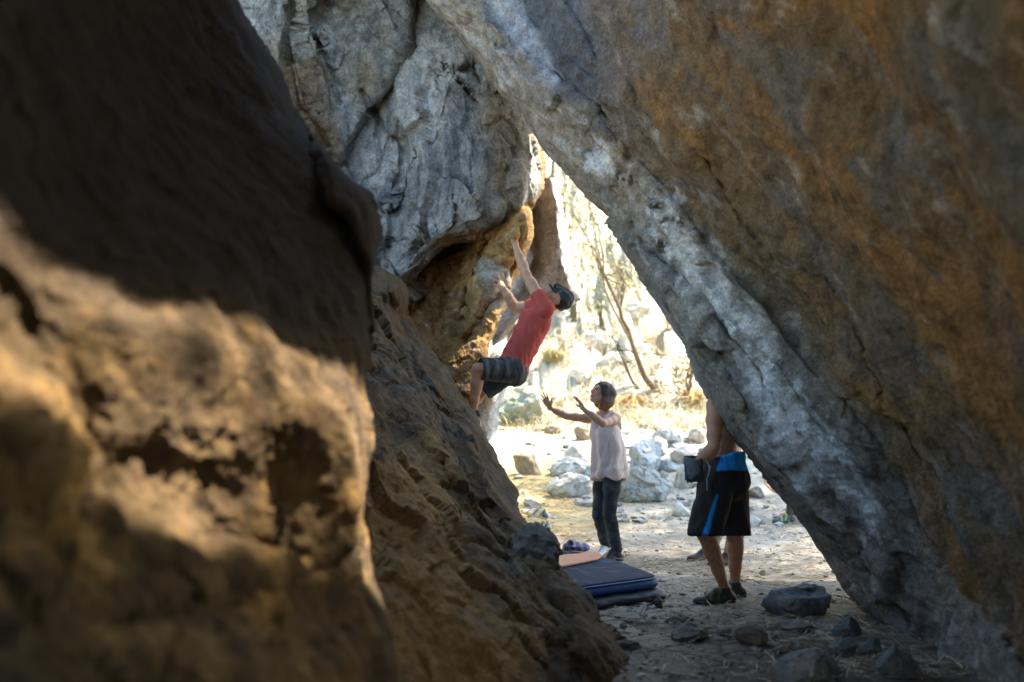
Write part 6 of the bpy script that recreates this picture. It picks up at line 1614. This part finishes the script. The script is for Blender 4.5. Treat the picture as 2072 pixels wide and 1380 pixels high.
# dry bushes
def bush(px, by, wpx, hpx, col, label, seed):
    p = ground_hit(px, by); k = p[1] / FPX; r = np.random.RandomState(seed); n = 420
    a = r.uniform(0, 2 * math.pi, n); lean = r.uniform(0, 1.3, n) ** 1.5; L = hpx * k * r.uniform(0.5, 1.15, n)
    p0 = np.stack([r.normal(0, 0.15, n) * wpx * k, r.normal(0, 0.15, n) * wpx * k, np.full(n, -0.03)], 1)
    d = np.stack([np.cos(a) * lean, np.sin(a) * lean, np.ones(n)], 1)
    p1 = p0 + d * L[:, None] * (0.5, 0.5, 0.6); p2 = p1 + np.stack([np.cos(a) * lean * 1.4, np.sin(a) * lean * 1.4, 0.3 - lean], 1) * L[:, None] * 0.4
    w_ = np.stack([-np.sin(a), np.cos(a), 0 * a], 1) * 0.007
    V = np.stack([p0 - w_, p0 + w_, p1 + w_, p1 - w_, p2 + w_ * 0.3, p2 - w_ * 0.3], 1).reshape(-1, 3) + p
    i = np.arange(n)[:, None] * 6; F = np.concatenate([i + [0, 1, 2, 3], i + [3, 2, 4, 5]], 1).reshape(-1, 4)
    C = np.repeat(np.array(col) * r.uniform(0.45, 1.4, (n, 1)), 6, 0)
    o = mesh_obj('grass_tussock', V, F, M_STRAW, None, np.clip(C, 0.01, 0.7), origin=p, smooth=False)
    tag(o, label, 'tussock', 'dry tussocks on the slope')
bush(1278, 828, 56, 46, (0.36, 0.22, 0.09), 'rusty brown tussock at the foot of the leaning tree', 1)
bush(1398, 818, 50, 44, (0.34, 0.24, 0.10), 'brown tussock beside the leaning boulder edge', 2)
bush(1120, 730, 60, 40, (0.30, 0.25, 0.12), 'straw tussock just behind the shorts of the climber', 5)
# unseen canopy trees added behind the leaning boulder to dapple the passage with shade
GC = 'unseen trees added to shade the floor'
tree('tall unseen leafy tree added behind the leaning boulder to shade the floor', (9.0, 13.5, float(ground_z(9.0, 13.5))), (7.6, 12.8, 8.6), 0.22, [(6.2, 11.2, 9.0, 1.7), (7.8, 13.2, 9.4, 1.9), (5.0, 10.4, 8.8, 1.4), (6.5, 14.2, 9.2, 1.7), (6.9, 9.9, 9.0, 1.4), (7.8, 10.5, 9.2, 1.3), (6.2, 10.2, 9.1, 1.2), (8.4, 14.8, 9.3, 1.9)], 0.075, 25000, 21, nlimb=10, group=GC)
tree('second unseen leafy tree added farther along for dappled shade', (11.0, 16.5, float(ground_z(11.0, 16.5))), (9.4, 15.4, 9.0), 0.22, [(8.8, 15.6, 9.4, 1.8), (9.4, 12.2, 9.6, 1.8), (7.2, 16.0, 9.6, 1.7), (9.6, 17.2, 9.6, 1.7)], 0.075, 13000, 22, nlimb=9, group=GC)
tree('small unseen crooked tree added above the leaning boulder to dapple the sun', (3.6, 4.6, 3.9), (3.0, 3.8, 6.6), 0.09, [(2.6, 3.2, 6.9, 0.8), (3.3, 4.0, 7.2, 0.9), (2.2, 2.6, 6.5, 0.7)], 0.06, 380, 23, nlimb=7)  # out of view; added so its leaves break up the sun patch
# ================================================================== LIGHT
SUN_DIR = np.array([0.52, 0.16, 0.84]); SUN_DIR /= np.linalg.norm(SUN_DIR)
w_ = bpy.data.worlds.new('World'); SC.world = w_; w_.use_nodes = True
nt = w_.node_tree; bg = nt.nodes['Background']
sky = nt.nodes.new('ShaderNodeTexSky'); sky.sky_type = 'NISHITA'; sky.sun_disc = False
sky.sun_elevation = math.asin(SUN_DIR[2]); sky.sun_rotation = math.atan2(SUN_DIR[0], SUN_DIR[1])
tn = nt.nodes.new('ShaderNodeMix'); tn.data_type = 'RGBA'; tn.blend_type = 'MULTIPLY'; tn.inputs[0].default_value = 1.0
tn.inputs[7].default_value = (0.93, 1.0, 0.94, 1)
nt.links.new(sky.outputs[0], tn.inputs[6]); nt.links.new(tn.outputs[2], bg.inputs[0]); bg.inputs[1].default_value = 0.15
sl = bpy.data.lights.new('sun', 'SUN'); sl.energy = 4.8; sl.angle = math.radians(1.0); sl.color = (1.0, 0.90, 0.77)
so = bpy.data.objects.new('sun', sl); COL.objects.link(so)
so.rotation_euler = Vector(-SUN_DIR).to_track_quat('-Z', 'Y').to_euler()
so.location = (6, 2, 12)
SC.view_settings.view_transform = 'Standard'; SC.view_settings.look = 'None'
SC.view_settings.exposure = 2.75; SC.view_settings.gamma = 1.0
SC.render.engine = 'CYCLES'
SC.cycles.max_bounces = 8; SC.cycles.diffuse_bounces = 5; SC.cycles.glossy_bounces = 2
SC.cycles.use_denoising = True; SC.cycles.use_adaptive_sampling = False
SC.cycles.sample_clamp_indirect = 5.0
